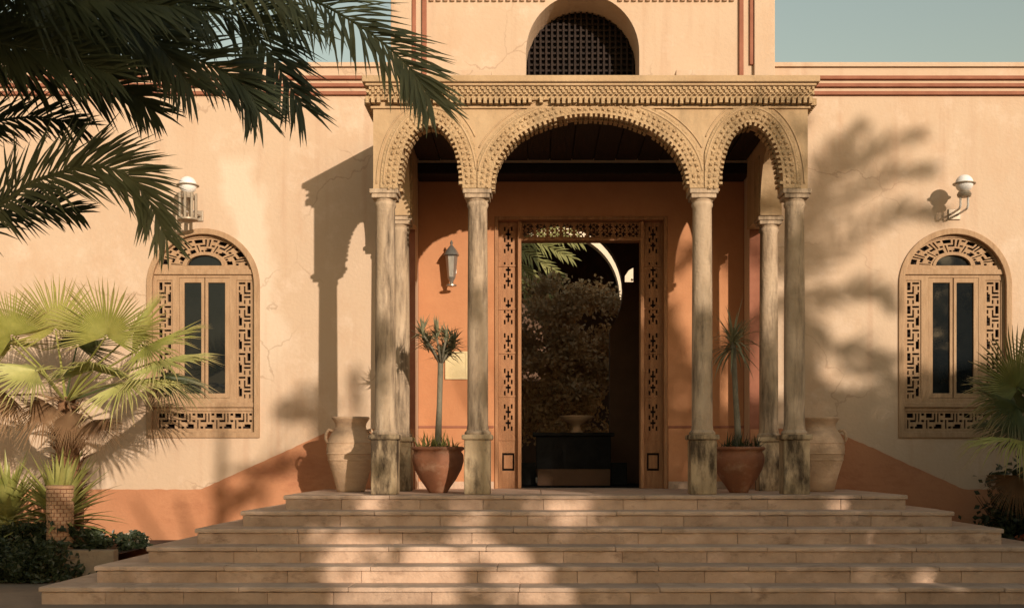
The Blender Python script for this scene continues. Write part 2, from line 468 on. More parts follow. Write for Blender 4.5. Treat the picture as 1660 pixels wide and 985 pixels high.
# centre block above the portico
oh = [(-2.33,5.0),(2.33,5.0),(2.33,8.4),(-2.33,8.4)]
hole = [(-.69,5.20),(.69,5.20)] + arch(0, 6.22, .69, .71, 30)
MB().plate(oh, [hole], 13.9, 14.5).build("centre_block", "plaster", bld, fix=True)
b = MB(); b.plate([(-.9,5.1),(.9,5.1),(.9,7.1),(-.9,7.1)], [], 14.52, 14.56); b.build("window_backing", "void_dark", bld, fix=True)
gr = part_empty("arched_window", bld)
for i in range(-9, 10):
    x = i*.073
    h = math.sqrt(max(0, .69**2 - x*x)) if abs(x) < .69 else 0
    if h > .05: MB().box(x-.012, x+.012, 14.44, 14.465, 5.2, 6.22+h*1.02).build("lattice_bar", "lattice_dark", gr)
for i in range(24):
    z = 5.24 + i*.073
    h = .69 if z < 6.22 else math.sqrt(max(0, .70**2-(z-6.22)**2))
    if h > .08: MB().box(-h, h, 14.466, 14.485, z-.012, z+.012).build("lattice_bar", "lattice_dark", gr)
for s in (-1, 1):
    MB().box(min(s*2.08,s*2.331), max(s*2.08,s*2.331), 13.84, 13.95, 5.2, 8.4).build("corner_pilaster", "plaster", bld, bevel=.01)
    MB().box(min(s*1.90,s*1.955), max(s*1.90,s*1.955), 13.86, 13.91, 5.2, 8.4).build("vertical_moulding", "trim_red", bld, bevel=.008)
    MB().box(min(s*2.03,s*2.075), max(s*2.03,s*2.075), 13.865, 13.91, 6.06, 8.4).build("vertical_moulding", "trim_red", bld, bevel=.008)
    MB().box(min(s*1.1,s*1.72), max(s*1.1,s*1.72), 13.6, 13.9, 5.83, 5.905).build("ledge", "plaster", bld, bevel=.01)
b = MB()
x = -1.86
while x < 1.86:
    if abs(x+.02) > .42: b.box(x, x+.045, 13.86, 13.9, 6.835, 6.90)
    x += .085
b.box(-1.88, -.43, 13.85, 13.899, 6.90, 6.94); b.box(.43, 1.88, 13.85, 13.899, 6.90, 6.94)
b.build("dentil_row", "plaster", bld, kind="stuff")

# recessed door wall
DW = 14.40
oh = [(-2.25,.85),(-1.09,.85),(-1.09,4.33),(1.09,4.33),(1.09,.85),(2.25,.85),(2.25,4.95),(-2.25,4.95)]
MB().plate(oh, [], DW, DW+.3).build("door_wall", "plaster_orange", bld, fix=True)
for s in (-1, 1):
    a, c = (-2.20, -2.051) if s < 0 else (2.051, 2.20)
    MB().box(a, c, 13.996, DW, .85, 4.899).build("recess_side", "trim_red", bld)
MB().box(-2.049, 2.049, 13.985, DW, 4.76, 4.899).build("ceiling_moulding", "dark_wood", bld, bevel=.02)
for s in (-1, 1):
    a, c = (-2.05, -1.10) if s < 0 else (1.10, 2.05)
    MB().box(a, c, DW-.012, DW, .99, 1.66).build("dado_panel", "plaster_orange", bld)
    MB().box(a, c, DW-.022, DW, 1.66, 1.69).build("dado_rail", "trim_red", bld, bevel=.006)
    MB().box(a, c, DW-.03, DW, .895, .99).build("skirting", "step_stone", bld, bevel=.006)
MB().box(-2.05, 2.05, 13.99, 14.9, .80, .897).build("threshold", "tread_stone", bld)

# door surround with pierced carved panels
door = part_empty("door_surround", bld)
y0, y1 = DW+.14, DW+.18
def rect(xa, xb, za, zb): return [(xa,za),(xb,za),(xb,zb),(xa,zb)]
for s in (-1, 1):
    xa, xb = (-1.09, -1.045) if s < 0 else (1.045, 1.09)
    MB().box(xa, xb, DW-.02, DW+.2, .897, 4.33).build("outer_post", "carved_wood", door, bevel=.008)
    xa, xb = (-.80, -.755) if s < 0 else (.755, .80)
    MB().box(xa, xb, DW+.05, DW+.25, .897, 4.28).build("inner_post", "carved_wood", door, bevel=.008)
MB().box(-1.045, 1.045, DW-.015, DW+.2, 4.285, 4.33).build("head_rail", "carved_wood", door, bevel=.008)
MB().box(-.755, .755, DW+.06, DW+.24, 4.035, 4.075).build("transom_rail", "carved_wood", door, bevel=.008)
cross = ["###########","###########","###.###.###","###.#.#.###","#####.#####","####...####","#####.#####","###.#.#.###",
         "###.###.###","#####.#####","####...####","#####.#####","###.#.#.###","###.###.###","###########","###########"]
k = 6
rows = []
for i in range(k): rows += cross
rows += ["###########"]*8 + ["##.......##"] + ["##.#####.##"]*6 + ["##.......##"] + ["###########"]*8
for s in (-1, 1):
    xa, xb = (-1.045, -.80) if s < 0 else (.80, 1.045)
    b = MB(); b.bitmap(rows, lambda u, v: (xa+(xb-xa)*u, .897+(4.285-.897)*v), y0, y1)
    b.build("pierced_panel", "carved_wood", door, kind="stuff")
    MB().box(xa, xb, y1+.03, y1+.05, .897, 4.285).build("panel_backing", "lattice_dark", door)
    for zz in (1.52, 2.07, 2.62, 3.18, 3.73):
        MB().box(xa, xb, y0-.015, y0, zz-.012, zz+.012).build("panel_rail", "carved_wood", door)
tile = ["##########","##.#..#.##","#...##...#","##.#..#.##","#.###.##.#","##.#..#.##","#...##...#","##.#..#.##","##########"]
rows = ["".join([r]*9) for r in tile]
b = MB(); b.bitmap(rows, lambda u, v: (-.755+1.51*u, 4.075+.21*v), y0, y1); b.build("pierced_panel", "carved_wood", door, kind="stuff")

# hall, inner arch and courtyard seen through the doorway
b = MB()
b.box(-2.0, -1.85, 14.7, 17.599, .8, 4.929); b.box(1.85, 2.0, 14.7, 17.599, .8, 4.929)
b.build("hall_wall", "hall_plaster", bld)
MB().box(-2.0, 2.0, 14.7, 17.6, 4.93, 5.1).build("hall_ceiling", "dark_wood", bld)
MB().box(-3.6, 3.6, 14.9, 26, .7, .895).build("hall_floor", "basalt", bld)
ha = [( -.23+.80, .8)] + arch(-.23, 3.88, 1.0, 1.02, 40, -37, 217) + [(-.23-.80, .8)]
oh = [(-3.6,.8)] + list(reversed(ha)) + [(3.6,.8),(3.6,5.12),(-3.6,5.12)]
hole = [(.80,4.0),(.95,4.0),(.95,4.26),(.88,4.22),(.80,4.1)]
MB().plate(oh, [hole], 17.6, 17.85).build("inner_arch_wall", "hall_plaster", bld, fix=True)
hb = [(-.15+1.26, .8)] + arch(-.15, 4.56, 1.26, 1.26, 40) + [(-.15-1.26, .8)]
oh = [(-3.6,.8)] + list(reversed(hb)) + [(3.6,.8),(3.6,6.6),(-3.6,6.6)]
MB().plate(oh, [], 23, 23.3).build("courtyard_wall", "court_plaster", bld, fix=True)
b = MB(); b.box(-3.6,-3.45,17.85,23,.8,5.0); b.box(3.45,3.6,17.85,23,.8,5.0); b.build("courtyard_side_wall", "court_plaster", bld)  # side walls made pale to bounce light into the court
MB().box(-3.45, 3.45, 17.86, 22.99, .8955, .91).build("bounce_floor", "court_plaster", bld)  # pale floor added to bounce light onto the bush
b = MB(); b.box(-3.6,3.6,26,26.2,.7,6.6); b.box(-3.6,3.6,23.3,26,6.4,6.6); b.box(-3.6,-3.4,23.3,26,.7,6.4); b.box(3.4,3.6,23.3,26,.7,6.4)
b.build("far_room", "hall_plaster", bld)

# ------------------------------------------------------------------ facade windows
KEY = ["#########","#..#....#","#..######","#..#.##.#","#..#.##.#","####.####" ,"#....##.#","######..#","#....#..#","######..#","#.##.#..#","#.##.####"]
def make_window(cx):
    w = part_empty("window", bld)
    yf = 14.05
    # plaster surround
    ro = [(cx-.695,1.53),(cx+.695,1.53)] + arch(cx, WCZ, .695, .695, 32)
    ri = [(cx-.625,1.60),(cx+.625,1.60)] + arch(cx, WCZ, .625, .625, 32)
    MB().plate(ro, [ri], 13.975, 14.03).build("surround", "window_wood", w, fix=True, bevel=.008)
    outer = [(cx-.638,1.565),(cx+.638,1.565)] + arch(cx, WCZ, .638, .638, 32)
    CZ = 3.65
    ty = arch(cx, CZ, .56, .345, 30)
    holes = [rect(cx-.585,cx-.395,2.02,3.47), rect(cx+.395,cx+.585,2.02,3.47), rect(cx-.585,cx+.585,1.62,1.86),
             rect(cx-.31,cx+.31,2.02,3.50), ty]
    MB().plate(outer, holes, yf, yf+.06).build("frame", "window_wood", w, fix=True, bevel=.005)
    MB().box(cx-.63, cx+.63, yf-.03, yf-.001, 3.535, 3.60).build("transom", "window_wood", w, bevel=.008)
    MB().box(cx-.63, cx+.63, yf-.03, yf-.001, 1.905, 1.965).build("sill_rail", "window_wood", w, bevel=.008)
    for (a, c, flip) in ((-.585,-.395,False),(.395,.585,True)):
        rows = KEY*5
        if flip: rows = [r[::-1] for r in rows]
        b = MB(); b.bitmap(rows, lambda u, v: (cx+a+(c-a)*u, 2.02+1.45*v), yf+.015, yf+.045)
        b.build("key_lattice", "window_wood", w, kind="stuff")
    base = KEY*5
    rows = ["".join(base[i][j] for i in range(len(base))) for j in range(9)]
    b = MB(); b.bitmap(rows, lambda u, v: (cx-.585+1.17*u, 1.62+.24*v), yf+.015, yf+.045); b.build("key_lattice", "window_wood", w, kind="stuff")
    b = MB()
    b.bitmap(rows, lambda u, v: (cx+(.24+.32*v)*math.cos(math.pi*(1-u)), CZ+(.15+.195*v)*math.sin(math.pi*(1-u))), yf+.015, yf+.045)
    b.build("key_lattice", "window_wood", w, kind="stuff")
    ring = arch(cx, CZ, .25, .16, 20) ; inn = list(reversed(arch(cx, CZ, .215, .13, 20)))
    MB().plate(ring+inn, [], yf-.005, yf+.05).build("fanlight_rim", "window_wood", w, fix=True)
    MB().plate(arch(cx, CZ, .22, .135, 20), [], yf+.047, yf+.055).build("fanlight_pane", "pane_glass", w, fix=True)
    for s in (-1, 1):
        xa, xb = (cx-.309, cx-.006) if s < 0 else (cx+.006, cx+.309)
        pa, pb = xa+.058, xb-.036
        if s > 0: pa, pb = xa+.036, xb-.058
        MB().plate(rect(xa,xb,2.022,3.498), [rect(pa,pb,2.08,3.44)], yf+.005, yf+.045).build("casement", "window_wood", w, fix=True, bevel=.005)
        MB().box(pa-.01, pb+.01, yf+.03, yf+.036, 2.07, 3.45).build("pane", "pane_glass", w)
    b = MB(); b.plate([(p[0],p[1]) for p in winhole(cx)], [], yf+.13, yf+.15); b.build("backing", "lattice_dark", w, fix=True)  # dark sheet standing in for the unlit room behind
for c in WX: make_window(c)

# ------------------------------------------------------------------ portico
por = thing("portico", "carved ochre portico with three fringed arches on slim weathered columns", "portico", (0, 12, .9))
ZS = 4.08
def colx(): return (-2.15, -1.18, 1.18, 2.15)
def make_column(x, y, wide=False):
    c = part_empty("column", por)
    pw = .135
    b = MB(); b.box(x-pw, x+pw, y-pw, y+pw, .9, 1.47); b.build("pedestal", "pedestal_stone", c, bevel=.012)
    b = MB(); b.box(x-pw-.025, x+pw+.025, y-pw-.025, y+pw+.025, 1.471, 1.525); b.build("pedestal_cap", "pedestal_stone", c, bevel=.014)
    b = MB(); b.lathe([(.135,1.526),(.14,1.545),(.115,1.575),(.115,1.6),(.109,1.62),(.108,2.6),(.100,3.9),(.112,3.92),(.112,3.945),(.104,3.96),(.118,3.985)], (x,y,0), 28)
    b.build("shaft", "column_stone", c, smooth='auto')
    b = MB(); b.box(x-.15, x+.15, y-.145, y+.145, 4.03, ZS-.002); b.box(x-.13, x+.13, y-.13, y+.13, 3.986, 4.029)
    b.build("capital", "column_stone", c, bevel=.008)
for x in colx(): make_column(x, 12.0)
for x in (-2.15, 2.15): make_column(x, 13.33)

A1, B1 = 1.03, .775
A2, B2 = .335, .685
S2 = 1.665
ARC = [(0, A1, B1), (-S2, A2, B2), (S2, A2, B2)]
FY0, FY1 = 11.87, 12.13
def shape_pts(cx, a, bb, n=40, w=0, e=0.9):
    """slightly pointed arch curve"""
    pts = []
    for i in range(n+1):
        t = math.pi*i/n
        x = math.cos(t); z = abs(math.sin(t))**e
        pts.append((cx+(a+w)*x, ZS+(bb+w)*z))
    return pts
out = [(-2.26, ZS), (-2.26, 5.02), (2.26, 5.02), (2.26, ZS)]
for (cx, a, bb) in sorted(ARC, reverse=True):
    out += shape_pts(cx, a, bb)
MB().plate(out, [], FY0, FY1).build("arcade_wall", "portico_plaster", por, fix=True)
# sides of the porch
def side_pts():
    cy, a, bb = 12.665, .50, .70
    p = [(12.131, ZS), (12.131, 5.0), (13.995, 5.0), (13.995, ZS)]
    p += [(cy + a*math.cos(math.pi*i/30), ZS + bb*abs(math.sin(math.pi*i/30))**.9) for i in range(31)]
    return p
for s in (-1, 1):
    xa, xb = (-2.258, -2.02) if s < 0 else (2.02, 2.258)
    MB().plate(side_pts(), [], xa, xb, axis='x').build("side_arcade_wall", "portico_plaster", por, fix=True)
    b = MB()
    b.box(s*2.139-.135, s*2.139+.135, 13.19, 13.47, 4.085, 4.78); b.build("impost_block", "carved_stone", por, bevel=.01)

def carved_arch(cx, a, bb, xlo, xhi, yf):
    """fringe, bosses and mouldings of one arch on the plane y = yf"""
    w = .185
    n = 60
    inn = shape_pts(cx, a, bb, n)
    outp = [(min(max(p[0], xlo), xhi), p[1]) for p in shape_pts(cx, a, bb, n, w)]
    o = MB(); o.plate(inn + list(reversed(outp)), [], yf-.02, yf+.01)
    ab = o.build("arch_band", "carved_stone", por, fix=True)
    # evenly spaced points
    fine = shape_pts(cx, a, bb, 600)
    def march(step, ww):
        src = shape_pts(cx, a, bb, 600, ww)
        acc = 0; res = []
        for i in range(1, len(src)):
            d = math.dist(src[i], src[i-1]); acc += d
            if acc >= step:
                acc = 0; t = Vector((src[i][0]-src[i-1][0], src[i][1]-src[i-1][1])).normalized()
                res.append((src[i], t))
        return res
    b = MB()
    def blob(p, t, hl, hw, y0, y1, tip=0.55):
        nrm = Vector((-t.y, t.x))
        if random.random() < .05: return
        hl *= random.uniform(.72,1.12); hw *= random.uniform(.72,1.12); y0 += random.uniform(0,.012)
        P = Vector(p); q = []
        for (u, v) in ((-1,-1),(1,-1),(1,1),(-1,1)):
            q.append(P + t*u*hl + nrm*v*hw)
        r = [P + (x-P)*tip for x in q]
        b.add([(k.x, y1, k.y) for k in q] + [(k.x, y0, k.y) for k in r], [(0,1,5,4),(1,2,6,5),(2,3,7,6),(3,0,4,7),(4,5,6,7)])
    for (p, t) in march(.052, -.018):
        blob(p, t, .019, .026, yf-.035, yf+.02, .75)
    for (p, t) in march(.052, -.012):                 # fringe on the inner edge of the soffit
        blob(p, t, .019, .022, yf+.12, yf+.24, .9)
    for ww in (.045, .10):
        for (p, t) in march(.058, ww):
            if xlo+.02 < p[0] < xhi-.02: blob(p, t, .022, .020, yf-.045, yf-.019, .35)
    o = b.build("carved_fringe", "carved_stone", ab, kind="stuff")
    for ww, r in ((.150, .011), (.225, .009)):
        seg = []
        for p in shape_pts(cx, a, bb, 80, ww):
            if xlo+.004 < p[0] < xhi-.004 and p[1] > ZS+.02: seg.append((p[0], yf-.018 if ww < .2 else yf-.003, p[1]))
        if len(seg) > 3: MB().tube(seg, r, 6).build("arch_moulding", "portico_plaster", ab, smooth=True)
carved_arch(0, A1, B1, -1.175, 1.175, FY0)
carved_arch(-S2, A2, B2, -2.255, -1.185, FY0)
carved_arch(S2, A2, B2, 1.185, 2.255, FY0)

# cornice
def cornice(z0, z1, out_, mat, name, bev=.01):
    b = MB()
    if z0 > 5.1: b.box(-2.26-out_, 2.26+out_, FY0-out_, 13.84, z0, z1)
    else:
        b.box(-2.26-out_, 2.26+out_, FY0-out_, FY0-.001, z0, z1)
        b.box(-2.26-out_, -2.261, FY0, 13.84, z0, z1); b.box(2.261, 2.26+out_, FY0, 13.84, z0, z1)
    return b.build(name, mat, por, bevel=bev)
cornice(4.905, 4.93, .025, "portico_plaster", "string_course", .006)
cornice(4.985, 5.125, .045, "carved_stone", "frieze")
cornice(5.126, 5.155, .075, "portico_plaster", "cornice_slab")
cornice(5.156, 5.225, .105, "portico_plaster", "cornice_slab")
b = MB()
def dent(x, y, dx, dy, z0, z1):
    b.box(x-dx, x+dx, y-dy, y+dy, z0, z1)
random.seed(5)
x = -2.31
while x < 2.33:
    if random.random() > .04:
        dent(x, FY0-.055, .017, .034, 4.94+random.uniform(-.004,.008), 5.012)
    dent(x+.029, FY0-.06, .010, .024, 5.03, 5.048)
    dent(x, FY0-.056, .015, .014, 5.055, 5.085)
    dent(x+.029, FY0-.056, .012, .016, 5.088, 5.118)
    x += .058
for s in (-1, 1):
    y = FY0
    while y < 13.8:
        dent(s*2.315, y, .034, .017, 4.94, 5.012); dent(s*2.315, y+.029, .016, .012, 5.06, 5.11); y += .058
b.build("dentil_row", "carved_stone", por, kind="stuff")
MB().box(-2.1, 2.1, FY1, 13.99, 4.95, 4.98).build("roof_slab", "dark_wood", por)
for i in range(15):
    x = -2.0 + i*.268
    MB().box(x, x+.255, FY1+.003, 13.985, 4.925+.006*(i%2), 4.948).build("ceiling_plank", "dark_wood", por)

# ------------------------------------------------------------------ wall lamps, lantern, plaque
def globe_lamp(p, label):
    x, y, z = p                                     # wall point below the lamp
    t = thing("wall_lamp", label, "lamp", (x, y, z), "globe lamps above the windows")
    c = Vector((x-.01, y-.36, z+.30))
    prof = [(.105*math.sin(R(a)), -.105*math.cos(R(a))) for a in range(20, 181, 10)]
    MB().lathe(prof, c, 24).build("globe", "white_enamel", t, smooth=True)
    MB().lathe([(.104,-.010),(.132,-.010),(.134,0),(.104,.010)], c, 28).build("rim", "lamp_metal", t, smooth='auto')
    MB().lathe([(.075,-.16),(.085,-.13),(.07,-.10),(.05,-.095)], c, 20).build("collar", "lamp_metal", t, smooth='auto')
    for s in (-1, 1):
        MB().tube([(c.x+s*.045, c.y, c.z-.12), (c.x+s*.045, c.y, c.z-.26), (c.x+s*.045, c.y+.02, c.z-.285), (c.x+s*.045, c.y+.06, c.z-.295), (x+s*.045, y+.01, c.z-.295)], .014, 8).build("bracket_tube", "white_enamel", t, smooth=True)
    MB().box(x-.075, x+.075, y-.025, y, z-.06, z+.07).build("wall_plate", "lamp_metal", t, bevel=.006)
    return t
globe_lamp((4.56, 14.0, 4.26), "white globe wall lamp on two short tubes above the right arched window")
t = globe_lamp((-4.72, 14.0, 4.24), "white topped wall lamp above the left arched window, half behind palm fronds")
c = Vector((-4.73, 13.64, 4.54))
for k in range(8):
    a = 2*math.pi*k/8
    MB().box(c.x+.10*math.cos(a)-.012, c.x+.10*math.cos(a)+.012, c.y+.10*math.sin(a)-.012, c.y+.10*math.sin(a)+.012, c.z-.40, c.z-.10).build("cage_bar", "lamp_metal", t)
MB().lathe([(.12,-.42),(.12,-.40),(.05,-.39)], c, 20).build("cage_base", "lamp_metal", t, smooth='auto')

p = Vector((-1.62, 14.20, 3.72))
t = thing("wall_lantern", "silvery hanging wall lantern beside the door, casting a dark shadow", "lantern", (p.x, DW, p.z-.3))
MB().lathe([(.045,-.20),(.05,-.19),(.075,.06),(.08,.07),(.06,.09)], p, 6).build("glass_body", "silver", t)
MB().lathe([(.10,.08),(.07,.14),(.03,.19),(.012,.21),(.02,.235),(.004,.27)], p, 12).build("cap", "silver", t, smooth='auto')
MB().lathe([(.02,-.31),(.065,-.30),(.065,-.285),(.02,-.27),(.03,-.23),(.05,-.20)], p, 12).build("base", "silver", t, smooth='auto')
MB().tube([(p.x, DW, p.z+.02),(p.x-.02, DW-.08, p.z-.02),(p.x-.02,DW-.14,p.z-.1),(p.x,DW-.16,p.z-.05)], .012, 6).build("bracket", "silver", t, smooth=True)
MB().box(p.x-.05, p.x+.05, DW-.02, DW, p.z-.12, p.z+.10).build("wall_plate", "silver", t, bevel=.006)

p = at(740, 592, DW)
t = thing("plaque", "pale yellow rectangular plaque on the orange wall left of the door", "plaque", (p.x, DW, p.z-.17))
MB().box(p.x-.13, p.x+.13, DW-.018, DW, p.z-.165, p.z+.165).build("plate", "plaque_stone", t, bevel=.004)
b = MB()
for (xa, xb, za, zb) in ((-.14,.14,.155,.175),(-.14,.14,-.175,-.155),(-.14,-.12,-.1549,.1549),(.12,.14,-.1549,.1549)):
    b.box(p.x+xa, p.x+xb, DW-.026, DW-.0181, p.z+za, p.z+zb)
b.build("border", "plaque_stone", t)

# ------------------------------------------------------------------ urns and pots
def urn(x, y, label):
    t = thing("urn", label, "urn", (x, y, .9), "pale clay urns on the porch ends")
    prof = [(.15,0),(.16,.02),(.165,.05),(.205,.20),(.255,.36),(.275,.48),(.262,.58),(.215,.67),(.175,.71),(.168,.74),(.178,.78),(.205,.815),(.215,.835),(.205,.845),(.17,.84),(.15,.78),(.15,.70)]
    MB().lathe(prof, (x,y,.9), 36).build("body", "urn_clay", t, smooth=True)
    for z, r in ((.36,.257),(.43,.272),(.55,.270)):
        MB().lathe([(r-.006,-.012),(r+.006,0),(r-.006,.012)], (x,y,.9+z), 36).build("band", "urn_clay", t, smooth=True)
    for a in (R(200), R(340)):
        ca, sa = math.cos(a), math.sin(a)
        path = [(.20,.68),(.25,.70),(.278,.66),(.285,.60),(.262,.55)]
        MB().tube([(x+r*ca, y+r*sa, .9+z) for r, z in path], .018, 8).build("handle", "urn_clay", t, smooth=True)
urn(-2.66, 12.9, "pale clay urn left of the portico, sunlit in front of the wall")
urn(2.67, 13.0, "pale clay urn right of the portico, beside the darkest column")

def strap_leaf(b, base, d, L, W, droop, seg=5, fold=.25, up=Vector((0,0,1))):
    """long tapering leaf as a folded strip"""
    d = Vector(d).normalized()
    side = d.cross(up)
    if side.length < .05: side = Vector((1,0,0))
    side.normalize()
    pos = Vector(base); o = len(b.v); cur = d.copy()
    prof = [.55, .95, 1.0, .8, .5, .25, .0]
    rows = []
    for i in range(seg+1):
        f = i/seg
        k = f*(len(prof)-1); k0 = min(int(k), len(prof)-2); w = W*(prof[k0]+(prof[k0+1]-prof[k0])*(k-k0))*.5
        nrm = side.cross(cur).normalized()
        rows.append((pos - side*w + nrm*w*fold, pos.copy(), pos + side*w + nrm*w*fold))
        cur = (cur + Vector((0,0,-droop/seg))).normalized()
        pos = pos + cur*(L/seg)
    vs = [p for r in rows for p in r]; fs = []
    for i in range(seg):
        fs += [(i*3, i*3+1, i*3+4, i*3+3), (i*3+1, i*3+2, i*3+5, i*3+4)]
    b.add(vs, fs)

def pot_plant(x, y, label, plabel, stem, n, L, mat, lean, seed, droop, branched=False):
    random.seed(seed)
    t = thing("flower_pot", label, "pot", (x, y, .9), "terracotta pots on the porch")
    prof = [(.10,0),(.11,.02),(.135,.06),(.20,.15),(.258,.26),(.282,.35),(.278,.415),(.255,.45),(.268,.462),(.288,.476),(.288,.495),(.275,.505),(.25,.495),(.24,.46)]
    MB().lathe(prof, (x,y,.9), 36).build("body", "terracotta", t, smooth=True)
    MB().lathe([(.245,-.03),(.24,.0),(.12,.02),(.03,.025)], (x,y,.9+.455), 24).build("soil", "soil", t, smooth=True)
    pl = thing("potted_plant", plabel, "plant", (x, y, 1.37))
    top = Vector((x+lean, y, .9+stem))
    MB().tube([(x, y, 1.36), (x+lean*.15, y, 1.6), (x+lean*.5, y+.01, .9+stem*.65), top, top+Vector((0,0,.06))], [.042,.036,.030,.032,.012], 10).build("stem", "stem_grey", pl, smooth=True)
    b = MB()
    heads = [top]
    if branched:
        for q in range(8):
            a = q*2*math.pi/8+random.uniform(-.3,.3); r = random.uniform(.10,.24)
            h = top + Vector((r*math.cos(a)-.03, r*math.sin(a), random.uniform(.02,.26)))
            MB().tube([top-Vector((0,0,.10)), (top+h)/2+Vector((0,0,-.03)), h], [.018,.014,.010], 6).build("branch", "stem_grey", pl, smooth=True)
            heads.append(h)
    top0 = top
    for k in range(n):
        top = random.choice(heads)
        a = random.uniform(0, 2*math.pi); e = R(random.uniform(-25, 85))
        d = Vector((math.cos(a)*math.cos(e), math.sin(a)*math.cos(e), math.sin(e)))
        strap_leaf(b, top + Vector((0,0,random.uniform(-.06,.05))) + d*.02, d, L*random.uniform(.7,1.15), .026, random.uniform(.3,1)*droop)
    b.build("leaf_rosette", mat, pl)
    g = MB()
    for k in range(150):
        a = random.uniform(0, 2*math.pi); r = random.uniform(.02,.24)
        e = R(random.uniform(35, 85)); aa = random.uniform(0, 6.28)
        strap_leaf(g, (x+r*math.cos(a), y+r*math.sin(a), 1.355), (math.cos(aa)*math.cos(e), math.sin(aa)*math.cos(e), math.sin(e)), random.uniform(.10,.28), .018, .8, 3)
    g.build("undergrowth", "leaf_grass" if x < 0 else "leaf_shrub", pl)
pot_plant(-1.64, 12.5, "round terracotta pot in the left bay of the portico, half sunlit",
          "slender stemmed plant with a spiky grey green head, in the left pot", 1.50, 300, .20, "leaf_grey", .03, 3, .5, True)
pot_plant(1.66, 12.55, "round terracotta pot in the right bay of the portico, in shade",
          "shaded plant with long drooping pale leaves, in the right pot", 1.62, 70, .46, "leaf_grey", -.06, 4, 1.6)

# ------------------------------------------------------------------ foliage builders
def bez(pts, n):
    """Catmull-Rom through points"""
    P = [Vector(p) for p in pts]
    P = [P[0]*2-P[1]] + P + [P[-1]*2-P[-2]]
    out = []
    m = len(P)-3
    for i in range(n+1):
        u = i/n*m; k = min(int(u), m-1); t = u-k
        a, b_, c, d = P[k], P[k+1], P[k+2], P[k+3]
        out.append(0.5*((2*b_) + (c-a)*t + (2*a-5*b_+4*c-d)*t*t + (3*b_-a-3*c+d)*t*t*t))
    return out
def frond(parent, pts, L, normal, pairs=62, W=.02, mat="leaf_date", ang=45, grav=.35, start=.08, rr=.014, name="frond"):
    path = bez(pts, 40)
    b = MB()
    N_ = Vector(normal).normalized()
    b.tube(path[::2], [rr*(1-.85*i/20) for i in range(21)], 5)
    for i in range(pairs):
        f = start + (1-start)*(i+random.uniform(-.3,.3))/pairs
        f = min(max(f, 0), .995)
        k = min(int(f*40), 39)
        p = path[k].lerp(path[k+1], f*40-k)
        t = (path[k+1]-path[k]).normalized()
        lat = t.cross(N_).normalized()
        nn = lat.cross(t).normalized()
        l = L*(.45+.55*math.sin(math.pi*min(1, .12+f*.85)))*random.uniform(.85,1.12)
        for s in (-1, 1):
            a = R(ang*(1-.35*f) + random.uniform(-13, 13))
            d = (lat*s*math.sin(a) + t*math.cos(a) + nn*random.uniform(.0,.45)).normalized()
            side = d.cross(nn).normalized()
            w = W*random.uniform(.8,1.15)*.5
            q = p.copy(); cur = d; rows = []
            for j, ww in enumerate((.5, 1.0, .75, 0.06)):
                rows += [q - side*w*ww, q + side*w*ww]
                cur = (cur + Vector((0,0,-grav*.33))).normalized()
                q = q + cur*(l/3)
            b.add(rows, [(0,1,3,2),(2,3,5,4),(4,5,7,6)])
    return b.build(name, mat, parent)
def fan(parent, hub, axis, normal, Rr, mat, nseg=58, spread=290, droop=.35, petiole_from=None, split=.42, cup=.15, fold=.25, name="fan_leaf"):
    """palmate fan: pleated blade splitting into drooping tips"""
    b = MB(); tips = []
    A = Vector(axis).normalized(); Nn = Vector(normal); Nn = (Nn - A*Nn.dot(A)).normalized(); S = A.cross(Nn).normalized()
    hub = Vector(hub)
    if petiole_from is not None:
        m = (Vector(petiole_from)+hub)/2 + Vector((0,0,.05))
        b.tube([petiole_from, m, hub], [.016,.012,.009], 5)
    tips = [0.0]*len(b.v)
    for i in range(nseg):
        a = R(-spread/2 + spread*(i+.5)/nseg)
        da = R(spread/nseg)*.5
        l = Rr*(1-.22*(abs(a)/R(spread/2))**2)*random.uniform(.92,1.06)
        def P(rad, an, h=0.0):
            d = A*math.cos(an) + S*math.sin(an)
            dr = droop*max(0, rad/Rr-.35)**2*Rr*1.6
            return hub + d*rad + Nn*(cup*rad*rad/Rr - fold*rad*abs(math.sin(an)) + h) + Vector((0,0,-dr))
        r0 = .03*Rr; r1 = l*split*random.uniform(.8,1.1); r2 = l*.75
        ridge = .012
        tw = random.uniform(-.6,.6)*da; lift = random.uniform(-.05,.05)*Rr
        vs = [P(r0,a-da), P(r0,a,ridge*.2), P(r0,a+da),
              P(r1,a-da), P(r1,a,ridge), P(r1,a+da),
              P(r2,a-da*.42+tw,lift), P(r2,a+tw,ridge*.6+lift), P(r2,a+da*.42+tw,lift),
              P(l,a+tw*2.5,lift*2.2)]
        b.add(vs, [(0,1,4,3),(1,2,5,4),(3,4,7,6),(4,5,8,7),(6,7,9),(7,8,9)])
        br = random.uniform(.0,.5)
        tips += [0,0,0, 0,0,0, br,br,br, 1.0]
    o = b.build(name, mat, parent)
    o.data.attributes.new("tip", 'FLOAT', 'POINT').data.foreach_set("value", tips)
    return o
def leaf_cloud(b, n, sampler, L=.12, W=.06):
    for k in range(n):
        p = sampler()
        if p is None: continue
        a = random.uniform(0, 2*math.pi); e = math.asin(random.uniform(-1, 1))
        d = Vector((math.cos(a)*math.cos(e), math.sin(a)*math.cos(e), math.sin(e)))
        s = d.cross(Vector((random.uniform(-1,1), random.uniform(-1,1), random.uniform(-1,1)))).normalized()
        nn = d.cross(s)
        l = L*random.uniform(.7,1.3); w = W*random.uniform(.7,1.3)
        b.add([p-d*l*.5, p-s*w*.5+nn*w*.15, p+d*l*.5, p+s*w*.5+nn*w*.15], [(0,1,2),(0,2,3)])

